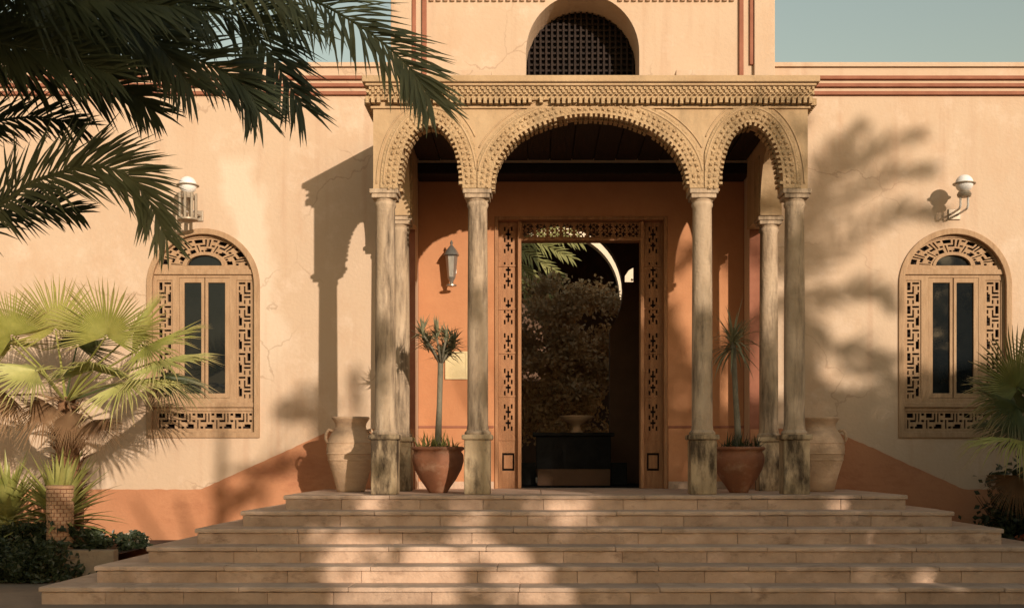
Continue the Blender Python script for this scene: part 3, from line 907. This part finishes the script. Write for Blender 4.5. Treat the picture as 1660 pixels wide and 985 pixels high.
# ------------------------------------------------------------------ left bed: fan palm, agave, shrubs, lantern
pw = tag(MB().box(-9.5, -4.925, 11.78, 11.92, 0, .33).build("planter_wall", "kerb", None, bevel=.012), "low stone planter wall in front of the left fan palm", "wall")
b = MB(); b.add([(-9.5,11.91,.28),(-4.92,11.91,.28),(-4.92,13.99,.28),(-9.5,13.99,.28)], [(0,1,2,3)]); structure(b.build("planting_bed", "soil"))
b = MB(); b.add([(5.06,11.0,.03),(12,11.0,.03),(12,13.99,.03),(5.06,13.99,.03)], [(0,1,2,3)]); structure(b.build("planting_bed", "soil"))

random.seed(21)
base = Vector((-5.78, 12.75, 0.28))
fp = thing("fan_palm", "bright green fan palm in front of the left arched window", "palm", base)
MB().tube([base, base+Vector((.02,0,.5)), base+Vector((.0,-.05,1.0)), base+Vector((0,-.1,1.68))], [.15,.135,.13,.08], 14).build("trunk", "fibre_bark", fp, smooth=True)
hub0 = base + Vector((0,-.1,1.62))
b = MB()
for k in range(260):                                   # old leaf bases on the trunk
    z = random.uniform(.15, 1.65); a = random.uniform(0, 6.283); r = .125 if z < 1.2 else .125-.05*(z-1.2)/.5
    e = R(random.uniform(30, 75))
    d = Vector((math.cos(a)*math.cos(e), math.sin(a)*math.cos(e), math.sin(e)))
    strap_leaf(b, base+Vector((r*math.cos(a), r*math.sin(a), z)), d, random.uniform(.10,.24), .05, .6, 3, .4)
b.build("leaf_base", "fibre_bark", fp, kind="stuff")
def pfan(par, hub, px, py, Y, axis2, nrm, Rr, mat, **kw):
    """fan whose hub sits at photo position (px,py) at depth Y; axis2 = (right, up, toward viewer)"""
    h = at(px, py, Y)
    fan(par, h, (axis2[0], -axis2[2], axis2[1]), (nrm[0], -nrm[2], nrm[1]), Rr, mat, petiole_from=hub, **kw)
pfan(fp, hub0, 172, 545, 11.9, (.1,1,.30), (0,-.2,1), .66, "leaf_fan", droop=.05, spread=230, fold=-.15)
pfan(fp, hub0, 90, 535, 12.5, (-.35,1,-.1), (.1,.1,1), .66, "leaf_fan", droop=.1, spread=220, fold=-.1)
pfan(fp, hub0, 20, 545, 12.2, (-.7,.8,.2), (.3,.5,1), .66, "leaf_fan", droop=.2, spread=220)
pfan(fp, hub0, 215, 540, 12.1, (.85,.75,.2), (-.5,.7,.8), .62, "leaf_fan", droop=.2, spread=220)
pfan(fp, hub0, 235, 560, 11.9, (1,.30,.15), (-.2,1,.40), .78, "leaf_fan", droop=.25, spread=210)
pfan(fp, hub0, 255, 585, 11.6, (1,.10,.35), (-.05,1,.32), .70, "leaf_fan_pale", droop=.35, spread=220)
pfan(fp, hub0, 200, 620, 11.5, (1,.0,.45), (.0,1,.38), .72, "leaf_fan_pale", droop=.55, spread=230)
pfan(fp, hub0, 60, 600, 11.7, (-1,.10,.3), (.0,1,.4), .74, "leaf_fan_pale", droop=.45, spread=220)
pfan(fp, hub0, 20, 560, 12.6, (-1,.35,-.2), (.1,1,.4), .7, "leaf_fan", droop=.3, spread=220)
pfan(fp, hub0, 125, 560, 12.8, (.3,.9,-.5), (0,.3,1), .6, "leaf_fan_dark", droop=.2, spread=220)
pfan(fp, hub0, 150, 600, 11.4, (.25,.25,1), (0,1,.1), .55, "leaf_fan", droop=.6, spread=220)
pfan(fp, hub0, 265, 610, 12.7, (1,-.2,-.3), (0,1,.5), .6, "leaf_fan_dark", droop=.5, spread=220)
pfan(fp, hub0, 150, 680, 11.9, (.5,-.9,.3), (.3,.3,1), .42, "leaf_dead", droop=.2, spread=150)
pfan(fp, hub0, 75, 650, 12.1, (-.5,-.9,.1), (-.2,.3,1), .52, "leaf_dead", droop=.2, spread=170)
pfan(fp, hub0, 15, 640, 12.3, (-.6,-.8,.1), (-.2,.3,1), .5, "leaf_dead", droop=.2, spread=170)
pfan(fp, hub0, 115, 665, 11.9, (.1,-1,.2), (0,.2,1), .42, "leaf_dead", droop=.2, spread=130)

random.seed(22)
def agave(base, label, n, L, W, mat, seed):
    random.seed(seed)
    t = thing("agave", label, "agave", base)
    base = Vector(base)
    MB().lathe([(.13,0),(.13,.2),(.10,.32),(.03,.44)], base, 12).build("heart", mat, t, smooth=True)
    for k in range(n):
        a = k*2.399 + random.uniform(-.2,.2); e = R(4 + 76*(k/n)**.9 + random.uniform(-6,6))
        d = Vector((math.cos(a)*math.cos(e), math.sin(a)*math.cos(e), math.sin(e)))
        b = MB(); strap_leaf(b, base+Vector((0,0,.26+.15*k/n))+d*.05, d, L*random.uniform(.8,1.15), W, random.uniform(.3,.8)*(1-.5*k/n), 7, .35)
        b.build("leaf", mat if k > 8 else "leaf_agave", t, smooth=True)
agave((-5.70, 12.3, .28), "spiky yellow green rosette plant behind the clay lantern", 90, .70, .08, "leaf_agave", 5)
agave((-6.35, 12.5, .28), "second spiky rosette plant at the left edge of the picture", 70, .62, .075, "leaf_agave", 6)
p = Vector((-5.58, 12.02, .28))
t = thing("bollard_lantern", "cylindrical clay lantern with a woven brick pattern beside the steps", "lantern", p)
MB().lathe([(.124,0),(.124,.68)], p, 24).build("core", "terracotta", t, smooth='auto')
for i in range(16):
    for k in range(14):
        a0 = 2*math.pi*(k+.5*(i%2))/14; a1 = a0 + 2*math.pi/14*.84
        b = MB(); z0 = p.z+.02+i*.041; z1 = z0+.035
        vs = []
        for a in (a0, (a0+a1)/2, a1):
            for (r, z) in ((.121,z0),(.137,z0),(.137,z1),(.121,z1)):
                vs.append((p.x+r*math.cos(a), p.y+r*math.sin(a), z))
        fs = []
        for q in (0, 4): fs += [(q+0,q+1,q+5,q+4),(q+1,q+2,q+6,q+5),(q+2,q+3,q+7,q+6)]
        fs += [(0,3,2,1),(8,9,10,11)]
        b.add(vs, fs); b.build("brick", "lantern_clay", t)
MB().lathe([(.143,.68),(.143,.705),(.12,.715)], p, 24).build("rim", "lantern_clay", t, smooth='auto')

def shrub(loc, rx, ry, rz, n, label, seed, mat="leaf_shrub", L=.07, W=.04, group="low dark shrubs in the left bed"):
    random.seed(seed)
    t = thing("shrub", label, "shrub", loc, group)
    loc = Vector(loc)
    for k in range(6):
        a = random.uniform(0, 6.28)
        MB().tube([loc, loc+Vector((math.cos(a)*rx*.3, math.sin(a)*ry*.3, rz*.7)), loc+Vector((math.cos(a)*rx*.7, math.sin(a)*ry*.7, rz*1.3))], [.012,.008,.004], 5).build("twig", "bark", t)
    cl = [(random.gauss(0,.45), random.gauss(0,.45), random.uniform(.1,1.7)) for _ in range(24)]
    def sm():
        c = random.choice(cl)
        return loc + Vector((max(-1.1,min(1.1,c[0]+random.gauss(0,.2)))*rx, max(-1.1,min(1.1,c[1]+random.gauss(0,.2)))*ry, max(.03,(c[2]+random.gauss(0,.16))*rz)))
    b = MB(); leaf_cloud(b, n, sm, L, W); b.build("foliage", mat, t, kind="stuff")
shrub((-5.75,11.98,.28), .30,.16,.17, 1300, "dark leafy shrub around the foot of the clay lantern", 31)
shrub((-6.25,12.0,.28), .40,.2,.15, 1100, "dark low shrub at the left edge under the spiky plant", 32)
shrub((-5.25,12.05,.28), .22,.16,.13, 800, "small dark ground shrub between the clay lantern and the steps", 33)
shrub((-5.02,12.5,.27), .13,.35,.10, 500, "thin strip of low dark plants between the pale stone and the steps", 35)
shrub((-5.85,11.68,.0), .80,.13,.24, 3600, "dark creeper along the foot of the left planter wall", 34)
random.seed(40)
b = MB(); c = Vector((-5.20, 13.1, .25))
b.lathe([(.04,.0),(.13,.02),(.16,.07),(.13,.13),(.07,.17),(.02,.18)], c, 14, 1.25, .8)
b.v = [(x+random.uniform(-.014,.014), y+random.uniform(-.014,.014), z+random.uniform(-.01,.01)) for x,y,z in b.v]
tag(b.build("boulder", "pale_rock", smooth=True), "pale sunlit stone between the left bed and the side steps", "stone")

# ------------------------------------------------------------------ right bed
random.seed(51)
base = Vector((5.25, 12.3, .03))
fr = thing("fan_palm", "olive green fan palm at the right edge, mostly in shade", "palm", base)
MB().tube([base, base+Vector((.0,0,.5)), base+Vector((0,0,1.0)), base+Vector((0,0,1.45))], [.20,.19,.17,.09], 14).build("trunk", "fibre_bark", fr, smooth=True)
b = MB()
for k in range(160):
    z = random.uniform(.2, 1.4); a = random.uniform(0, 6.283); e = R(random.uniform(30, 75))
    d = Vector((math.cos(a)*math.cos(e), math.sin(a)*math.cos(e), math.sin(e)))
    strap_leaf(b, base+Vector((.16*math.cos(a), .16*math.sin(a), z)), d, random.uniform(.10,.22), .05, .6, 3, .4)
b.build("leaf_base", "fibre_bark", fr, kind="stuff")
hub0 = base + Vector((0,0,1.4))
pfan(fr, hub0, 1650, 630, 11.9, (-.45,.85,.35), (0,.2,1), .84, "leaf_fan_mid", droop=.15, spread=230, fold=-.1)
pfan(fr, hub0, 1700, 610, 12.3, (.1,1,.1), (0,.1,1), .62, "leaf_fan_mid", droop=.15, spread=220)
pfan(fr, hub0, 1650, 660, 11.8, (-1,.25,.4), (-.3,.7,.8), .70, "leaf_fan_dark", droop=.3, spread=220)
pfan(fr, hub0, 1660, 715, 11.4, (-.75,.02,.6), (-.1,1,.50), .74, "leaf_fan", droop=.7, spread=230)
pfan(fr, hub0, 1720, 640, 11.9, (.8,.3,.5), (0,.8,.8), .6, "leaf_fan_dark", droop=.3)
pfan(fr, hub0, 1660, 640, 12.6, (-.7,.5,-.4), (0,.3,1), .6, "leaf_fan_dark", droop=.3)
pfan(fr, hub0, 1655, 690, 12.2, (-1,-.05,.1), (0,1,.5), .62, "leaf_fan_dark", droop=.4, spread=220)
pfan(fr, hub0, 1650, 770, 12.1, (-.4,-.9,.2), (-.2,.3,1), .45, "leaf_dead", droop=.2, spread=150)
shrub((5.05,12.0,.0), .35,.35,.26, 1200, "dark shrub under the right fan palm beside the steps", 52, group="shrubs in the right bed")
shrub((5.02,13.35,.03), .62,.4,.62, 3200, "tall dark shrub spilling over the right side steps below the window", 56, L=.09, W=.05, group="shrubs in the right bed")
shrub((5.75,11.8,.0), .45,.35,.30, 1200, "dark shrub at the right edge of the picture", 53, group="shrubs in the right bed")
random.seed(54)
shrub((4.98,12.9,.03), .16,.2,.22, 160, "small red leaved shrub against the red base band on the right", 55, "leaf_red", .09, .06, group="shrubs in the right bed")

# ------------------------------------------------------------------ inside: basin, step, plants
t = thing("stone_basin", "dark stone table basin inside the doorway", "basin", (0.05, 16.4, .895))
MB().box(-.57,.50,16.3,16.9,1.13,1.60).build("body", "basalt", t, bevel=.01)
MB().box(-.62,.55,16.25,16.95,1.60,1.65).build("top_slab", "basalt", t, bevel=.01)
MB().box(-.55,.48,16.1,16.3,.897,1.13).build("foot_block", "hall_plaster", t, bevel=.01)
MB().box(-.55,.48,16.301,16.9,.897,1.129).build("plinth", "hall_plaster", t)
for s_ in (-1, 1):
    xa, xb = (-.80, -.575) if s_ < 0 else (.505, .73)
    MB().box(xa, xb, 16.3, 16.9, .897, 1.22).build("side_bench", "basalt", t, bevel=.01)
t = thing("fountain_bowl", "shallow clay bowl on a short foot on the dark basin inside the doorway", "bowl", (.02,16.55,1.65))
MB().lathe([(.10,0),(.11,.02),(.06,.05),(.055,.10),(.10,.13),(.20,.18),(.25,.23),(.255,.25),(.23,.25),(.12,.19)], (.02,16.55,1.65), 24).build("body", "urn_clay", t, smooth=True)
random.seed(60)
t = thing("bush", "brownish bush filling the shaded doorway", "bush", (0,20.2,.895))
MB().tube([(0,20.2,.895),(.03,20.2,1.6),(-.05,20.2,2.4)], [.08,.06,.03], 8).build("trunk", "bark", t)
cl = [Vector((random.gauss(-.05,.62), random.gauss(0,.3), random.uniform(.5,3.5))) for _ in range(70)]
def sm():
    c = random.choice(cl)
    return Vector((0,20.2,.895)) + c + Vector((random.gauss(0,.15),random.gauss(0,.15),random.gauss(0,.11)))
b = MB(); leaf_cloud(b, 24000, sm, .085, .06); b.build("foliage", "leaf_brown", t, kind="stuff")
t = thing("courtyard_palm", "sunlit palm fronds seen at the upper left through the doorway", "palm", (-2.1, 20.8, .895))
MB().tube([(-2.1,20.8,.895),(-2.05,20.8,3),(-2.0,20.8,5.0)], [.14,.12,.11], 10).build("trunk", "bark", t)
random.seed(61)
for (dx, dz, dy) in ((2.3,.15,-.2),(2.1,-.15,-.4),(1.9,-.5,-.5),(1.7,-.8,-.3),(2.2,.4,0),(1.5,-1.1,-.2),(-1.2,.3,0),(-.8,.9,.3),(.5,1.2,.4),(-1.3,-.5,-.4),(.9,.8,.2),(1.2,-.5,.3)):
    a = Vector((-2.0,20.8,5.0)); e = a+Vector((dx,dy,dz))
    frond(t, [a, a.lerp(e,.5)+Vector((0,0,.35)), e], .38, (0,-1,.3), 40, .03, "leaf_date_pale")

# ------------------------------------------------------------------ date palm hanging in from the upper left
random.seed(71)
KD = .78
cr = at(-275, 125, 4.7*KD)
dp = thing("date_palm", "dark feathery date palm fronds hanging in from the upper left corner", "palm", (cr.x-.1, cr.y, 0))
MB().tube([(cr.x-.1,cr.y,0),(cr.x-.05,cr.y,1.3),cr], [.22,.19,.15], 14).build("trunk", "bark", dp, smooth=True)
NF = (0.05,-1,.25)
def pf(pts, Lpx, Y, **kw):
    kw['W'] = kw.get('W',.017)*KD*.66; kw['pairs'] = int(kw.get('pairs',80)*1.1); kw['rr'] = .009
    frond(dp, [cr]+[at(p[0]-(30 if p[0] > 450 else 0), p[1]-(20 if p[0] > 350 else 0), p[2]*KD) for p in pts], Lpx*.97/1850*Y*KD, kw.pop('normal', NF), **kw)
pf([(60,-70,4.6),(330,-50,4.5),(500,5,4.5),(610,60,4.4),(690,125,4.35),(728,180,4.35)], 135, 4.5, start=.25, pairs=95, W=.019, mat='leaf_date_lit')
pf([(60,10,4.7),(230,8,4.7),(384,45,4.6),(465,105,4.55),(520,195,4.5)], 145, 4.6, start=.22, pairs=95, W=.018)
pf([(0,40,4.5),(150,55,4.4),(300,90,4.4),(385,150,4.4),(420,200,4.4)], 125, 4.4, start=.2, pairs=90, W=.018)
pf([(-60,110,4.3),(80,120,4.2),(190,140,4.2),(250,180,4.2)], 110, 4.2, start=.2, pairs=80, W=.018)
pf([(-60,330,4.3),(60,292,4.2),(150,270,4.2),(222,297,4.2),(272,390,4.2)], 115, 4.2, start=.25, pairs=90, W=.018, mat='leaf_date_lit')
pf([(-80,360,4.4),(0,345,4.4),(70,335,4.4),(130,345,4.4)], 80, 4.4, start=.2, pairs=60, W=.015)
pf([(0,-60,4.9),(200,-40,4.9),(380,0,4.9),(520,70,4.9)], 140, 4.9, start=.2, pairs=90, W=.018)
pf([(-20,-10,4.2),(120,10,4.1),(240,60,4.1),(310,140,4.1)], 135, 4.1, start=.15, pairs=85, W=.018)
pf([(-40,80,4.9),(60,60,4.9),(180,60,4.9),(300,50,4.9)], 130, 4.9, start=.15, pairs=85, W=.018)
pf([(-100,60,4.0),(0,70,3.9),(100,90,3.9),(180,120,3.9)], 130, 4.0, start=.15, pairs=80, W=.018)
pf([(-60,40,4.6),(60,30,4.6),(170,40,4.6),(260,95,4.6)], 140, 4.6, start=.1, pairs=85, W=.019)
pf([(-60,-20,4.3),(90,-40,4.3),(220,-30,4.3),(330,20,4.3)], 150, 4.3, start=.1, pairs=85, W=.019)
pf([(-40,-40,3.9),(80,-10,3.9),(180,0,3.9),(280,10,3.9)], 150, 3.9, start=.1, pairs=90, W=.02)
pf([(-120,215,4.5),(-30,200,4.5),(60,190,4.5),(135,205,4.5)], 85, 4.5, start=.1, pairs=70, W=.016)
for k in range(40):                                     # the rest of the crown, above and towards the viewer
    a = R(random.uniform(-100, 40)) ; e = R(random.uniform(0, 30)); l = random.uniform(1.4, 2.0)
    d = Vector((math.cos(a)*math.cos(e), math.sin(a)*math.cos(e), math.sin(e)))
    tip = cr + d*l*.8 + Vector((0,0,-.25))
    mid = cr + d*l*.5 + Vector((0,0,.2))
    if tip.y < .6: continue
    # keep these out of the frame
    if any(q.z < 1.26+(745+60)/1850*max(q.y,.1) and q.x > -.56-(870+60)/1850*q.y for q in (mid, tip)): continue
    frond(dp, [cr, mid, tip], .36, (d.x*-.5, d.y*-.5, 1), 75, .028)
for k in range(14):
    a = R(random.uniform(115, 240)); e = R(random.uniform(-10, 15)); l = random.uniform(1.2, 1.7)
    d = Vector((math.cos(a)*math.cos(e), math.sin(a)*math.cos(e), math.sin(e)))
    frond(dp, [cr, cr+d*l*.5+Vector((0,0,.2)), cr+d*l*.8+Vector((0,0,-.3))], .42, (d.x*-.5, d.y*-.5, 1), 60, .026)

# ------------------------------------------------------------------ trees behind the viewpoint whose shade falls on the steps
random.seed(81)
def on_plane(p, Y=12.0):
    s = Y - p[1]
    return p[0] + SUN.x*s, p[2] + SUN.z*s
from mathutils import noise as mnoise
def landing(x12, z12):
    """where a sun ray through the shade plane meets the steps, as a photo position; None if it passes above them"""
    for n in range(5, -1, -1):
        Y = 11.7-.35*n
        X = x12 - SUN.x*(12-Y); Z = z12 - SUN.z*(12-Y)
        if Z <= .90-.15*n and abs(X-XC) < 3.25+.35*n:
            return (X+.56)/Y*1850+870, 745-(Z-1.26)/Y*1850
    return None
def inside(poly, x, y):
    c = False; k = len(poly)-1
    for i in range(len(poly)):
        xi, yi = poly[i]; xj, yj = poly[k]
        if (yi > y) != (yj > y) and x < (xj-xi)*(y-yi)/(yj-yi)+xi: c = not c
        k = i
    return c
SUNNY = [[(478,854),(572,854),(585,880),(738,880),(738,810),(790,803),(792,862),(806,880),(856,880),(902,908),(932,940),(975,990),(808,990),(792,940),(788,906),(750,920),(745,990),(545,990),(522,930),(495,900)],
         [(580,803),(630,803),(624,836),(585,836)],
         [(852,800),(962,800),(956,828),(968,862),(900,862),(888,836),(855,834)],
         [(1348,805),(1412,805),(1412,832),(1352,832)], [(1405,830),(1500,830),(1498,860),(1445,892),(1412,892)],
         [(1468,886),(1516,884),(1518,919),(1474,919)], [(1562,884),(1648,886),(1662,948),(1584,954)],
         [(1604,950),(1670,945),(1670,990),(1608,990)], [(1488,926),(1536,921),(1536,990),(1492,990)]]
ZB = [(-9,.35),(-5.5,.40),(-3.5,.5),(-3.2,.85),(0,.9),(.35,1.2),(.6,2.2),(.95,2.7),(1.25,2.75),(1.45,3.4),(2.0,3.6),(2.3,3.9),(2.5,3.3),(2.9,2.6),(3.6,2.45),(4.6,2.7),(5.2,2.95),(8,3.0)]
# sprays added for their shadows: centre and half-size on the shade plane
SHADE_SPRAYS = []
for (px, py, Y, rx, rz) in ((505,655,14,.28,.26),(470,665,14,.2,.15),(575,635,14,.07,.30),(430,762,14,.50,.07),(385,800,14,.35,.06),(480,745,14,.35,.05),(612,585,12,.10,.42),
                            (765,500,12,.10,.20),(780,640,12,.12,.2),(612,760,11.87,.1,.12),(655,740,13.2,.12,.25),(1330,540,14,.10,.12),(1400,600,14,.3,.06),(1350,640,14,.3,.06),(1440,580,14,.2,.05)):
    q = at(px, py, Y); X12, Z12 = on_plane(q); SHADE_SPRAYS.append((X12, Z12, rx, rz))
def zb(x):
    for i in range(len(ZB)-1):
        if ZB[i][0] <= x <= ZB[i+1][0]:
            f = (x-ZB[i][0])/(ZB[i+1][0]-ZB[i][0]); return ZB[i][1]+(ZB[i+1][1]-ZB[i][1])*f
    return .4
def shaded(x, z):
    w = mnoise.noise((x*4, z*4, 3.1)); w2 = mnoise.noise((x*4, z*4, 9.7))
    L = landing(x, z)
    if L:
        px, py = L[0]+14*w, L[1]+6*w2
        return not any(inside(p, px, py) for p in SUNNY) or mnoise.noise((x*6.5, z*8, 5.5)) > .44
    return z < zb(x) + .16*w
TX = [2.6, 4.9, 7.2, 9.0, 10.2, 12.2, 14.2, 16.2]
crowns = [MB() for _ in TX]
ctop = [4.2]*len(TX)
limbs = [[] for _ in TX]
def owner(p): return min(range(len(TX)), key=lambda j: abs(TX[j]-p.x+.3*math.sin(p.z*3)))
def put(X12, Z12, L, W):
    y = random.uniform(-5.8, -4.6); s = 12-y
    p = Vector((X12 - SUN.x*s, y, Z12 - SUN.z*s)); i = owner(p)
    ctop[i] = max(ctop[i], p.z-.3)
    leaf_cloud(crowns[i], 1, lambda: p, L, W)
def try_leaf(n, xlo, xhi, zlo, zhi, L=.15, W=.09):
    for k in range(n):
        X12 = random.uniform(xlo, xhi); Z12 = random.uniform(zlo, zhi)
        if shaded(X12, Z12): put(X12, Z12, L, W)
try_leaf(30000, -7.0, 8.0, -1.2, 1.0)
try_leaf(16000, .3, 8.0, .9, 4.2)
for k in range(230):                                    # sparse leaves added to half-shade the right arch
    put(random.uniform(1.35, 2.4), random.uniform(3.4, 5.0), .15, .09)
for (cx, cz, rx, rz) in SHADE_SPRAYS:
    for k in range(int(60+rx*rz*1500)):
        a = random.uniform(0, 6.283); r = math.sqrt(random.random())*1.05
        put(cx+rx*r*math.cos(a), cz+rz*r*math.sin(a), .12, .06)
    c = Vector((cx-SUN.x*17.2, -5.2, cz-SUN.z*17.2)); i = owner(c)
    limbs[i].append(c)
for i, x in enumerate(TX):
    t = thing("shade_tree", "broad leafy tree standing behind the viewpoint, shading the steps", "tree", (x,-5.2,0), "shade trees behind the viewpoint")
    h = ctop[i]
    MB().tube([(x,-5.2,0),(x+.1,-5.2,h*.35),(x-.05,-5.2,h*.7),(x,-5.2,h)], [.16,.13,.10,.03], 10).build("trunk", "bark", t, smooth=True)
    for k in range(5):
        a = -1.0+2.0*k/4
        MB().tube([(x-.03,-5.2,h*.6),(x+a*.5,-5.2+.1*k-.2,h*.72),(x+a,-5.2+.1*k-.2,h*.84)], [.06,.04,.02], 6).build("limb", "bark", t, smooth=True)
    for c in limbs[i]:
        MB().tube([(x,-5.2,min(h*.8,c.z-.3)), ((x+c.x)/2,-5.2,(h*.8+c.z)/2-.1), c], [.03,.02,.008], 6).build("limb", "bark", t, smooth=True)
    crowns[i].build("crown", "leaf_tree", t, kind="stuff")

# unseen hedge added past the right edge to darken the lower right
for k, (x, y, h) in enumerate(((6.3,5.2,2.9),(6.5,6.9,3.2),(6.4,8.6,3.1),(6.6,10.3,3.3),(6.9,12.0,3.2))):
    random.seed(200+k)
    t = thing("shade_hedge", "unseen evergreen shrub added beyond the right edge to block sun and sky", "hedge", (x,y,0), "added shade hedge past the right edge")
    for q in range(4):
        MB().tube([(x,y,0),(x+random.uniform(-.3,.3),y+random.uniform(-.4,.4),h*.5),(x+random.uniform(-.5,.5),y+random.uniform(-.6,.6),h*.9)], [.05,.035,.012], 6).build("stem", "bark", t, smooth=True)
    b = MB()
    def sm():
        a = random.uniform(0, 6.283); z = random.uniform(.05, 1)
        r = (.75+.25*math.sin(z*3.1))*math.sqrt(random.random())*(1.05 if z < .8 else 1.05*(1-z)/.2*.6+.4)
        return Vector((x+.62*r*math.cos(a), y+1.0*r*math.sin(a), h*z))
    leaf_cloud(b, 7000, sm, .13, .08)
    b.build("foliage", "leaf_shrub", t, kind="stuff")

# tall palm farther right whose crown shades the right wall
random.seed(91)
def wall_caster(px, py, Y=-3.0):
    """point at depth Y whose shadow falls on the wall at a photo position"""
    q = at(px, py, 14.0); k = 14.0-Y
    return Vector((q.x - SUN.x*k, Y, q.z - SUN.z*k))
c0 = wall_caster(1290, 470)
t = thing("tall_palm", "tall date palm behind the viewpoint, its crown shading the right wall", "palm", (c0.x+.2, c0.y, 0))
MB().tube([(c0.x+.2,c0.y,0),(c0.x+.3,c0.y,3),(c0.x+.1,c0.y,6),c0], [.22,.18,.15,.12], 12).build("trunk", "bark", t, smooth=True)
for pts in ([(1330,330),(1400,250),(1500,215)], [(1350,350),(1430,285),(1520,275)], [(1360,400),(1450,345),(1530,350)], [(1310,320),(1350,250),(1400,200)],
            [(1350,480),(1410,470),(1450,500)], [(1340,560),(1400,570),(1450,620)], [(1300,590),(1340,640),(1420,690)], [(1260,330),(1270,240),(1300,190)],
            [(1220,400),(1170,380),(1120,420)], [(1240,340),(1200,280),(1150,270)], [(1230,520),(1200,580),(1190,660)], [(1290,380),(1340,290),(1430,240)]):
    d = random.uniform(-.35,.35)
    pp = [c0] + [wall_caster(px, py, -3.0+d*(q+1)/3) for q, (px, py) in enumerate(pts)]
    frond(t, pp, .34, (SUN.x, SUN.y, SUN.z+.3), 34, .040, "leaf_date", grav=.2)
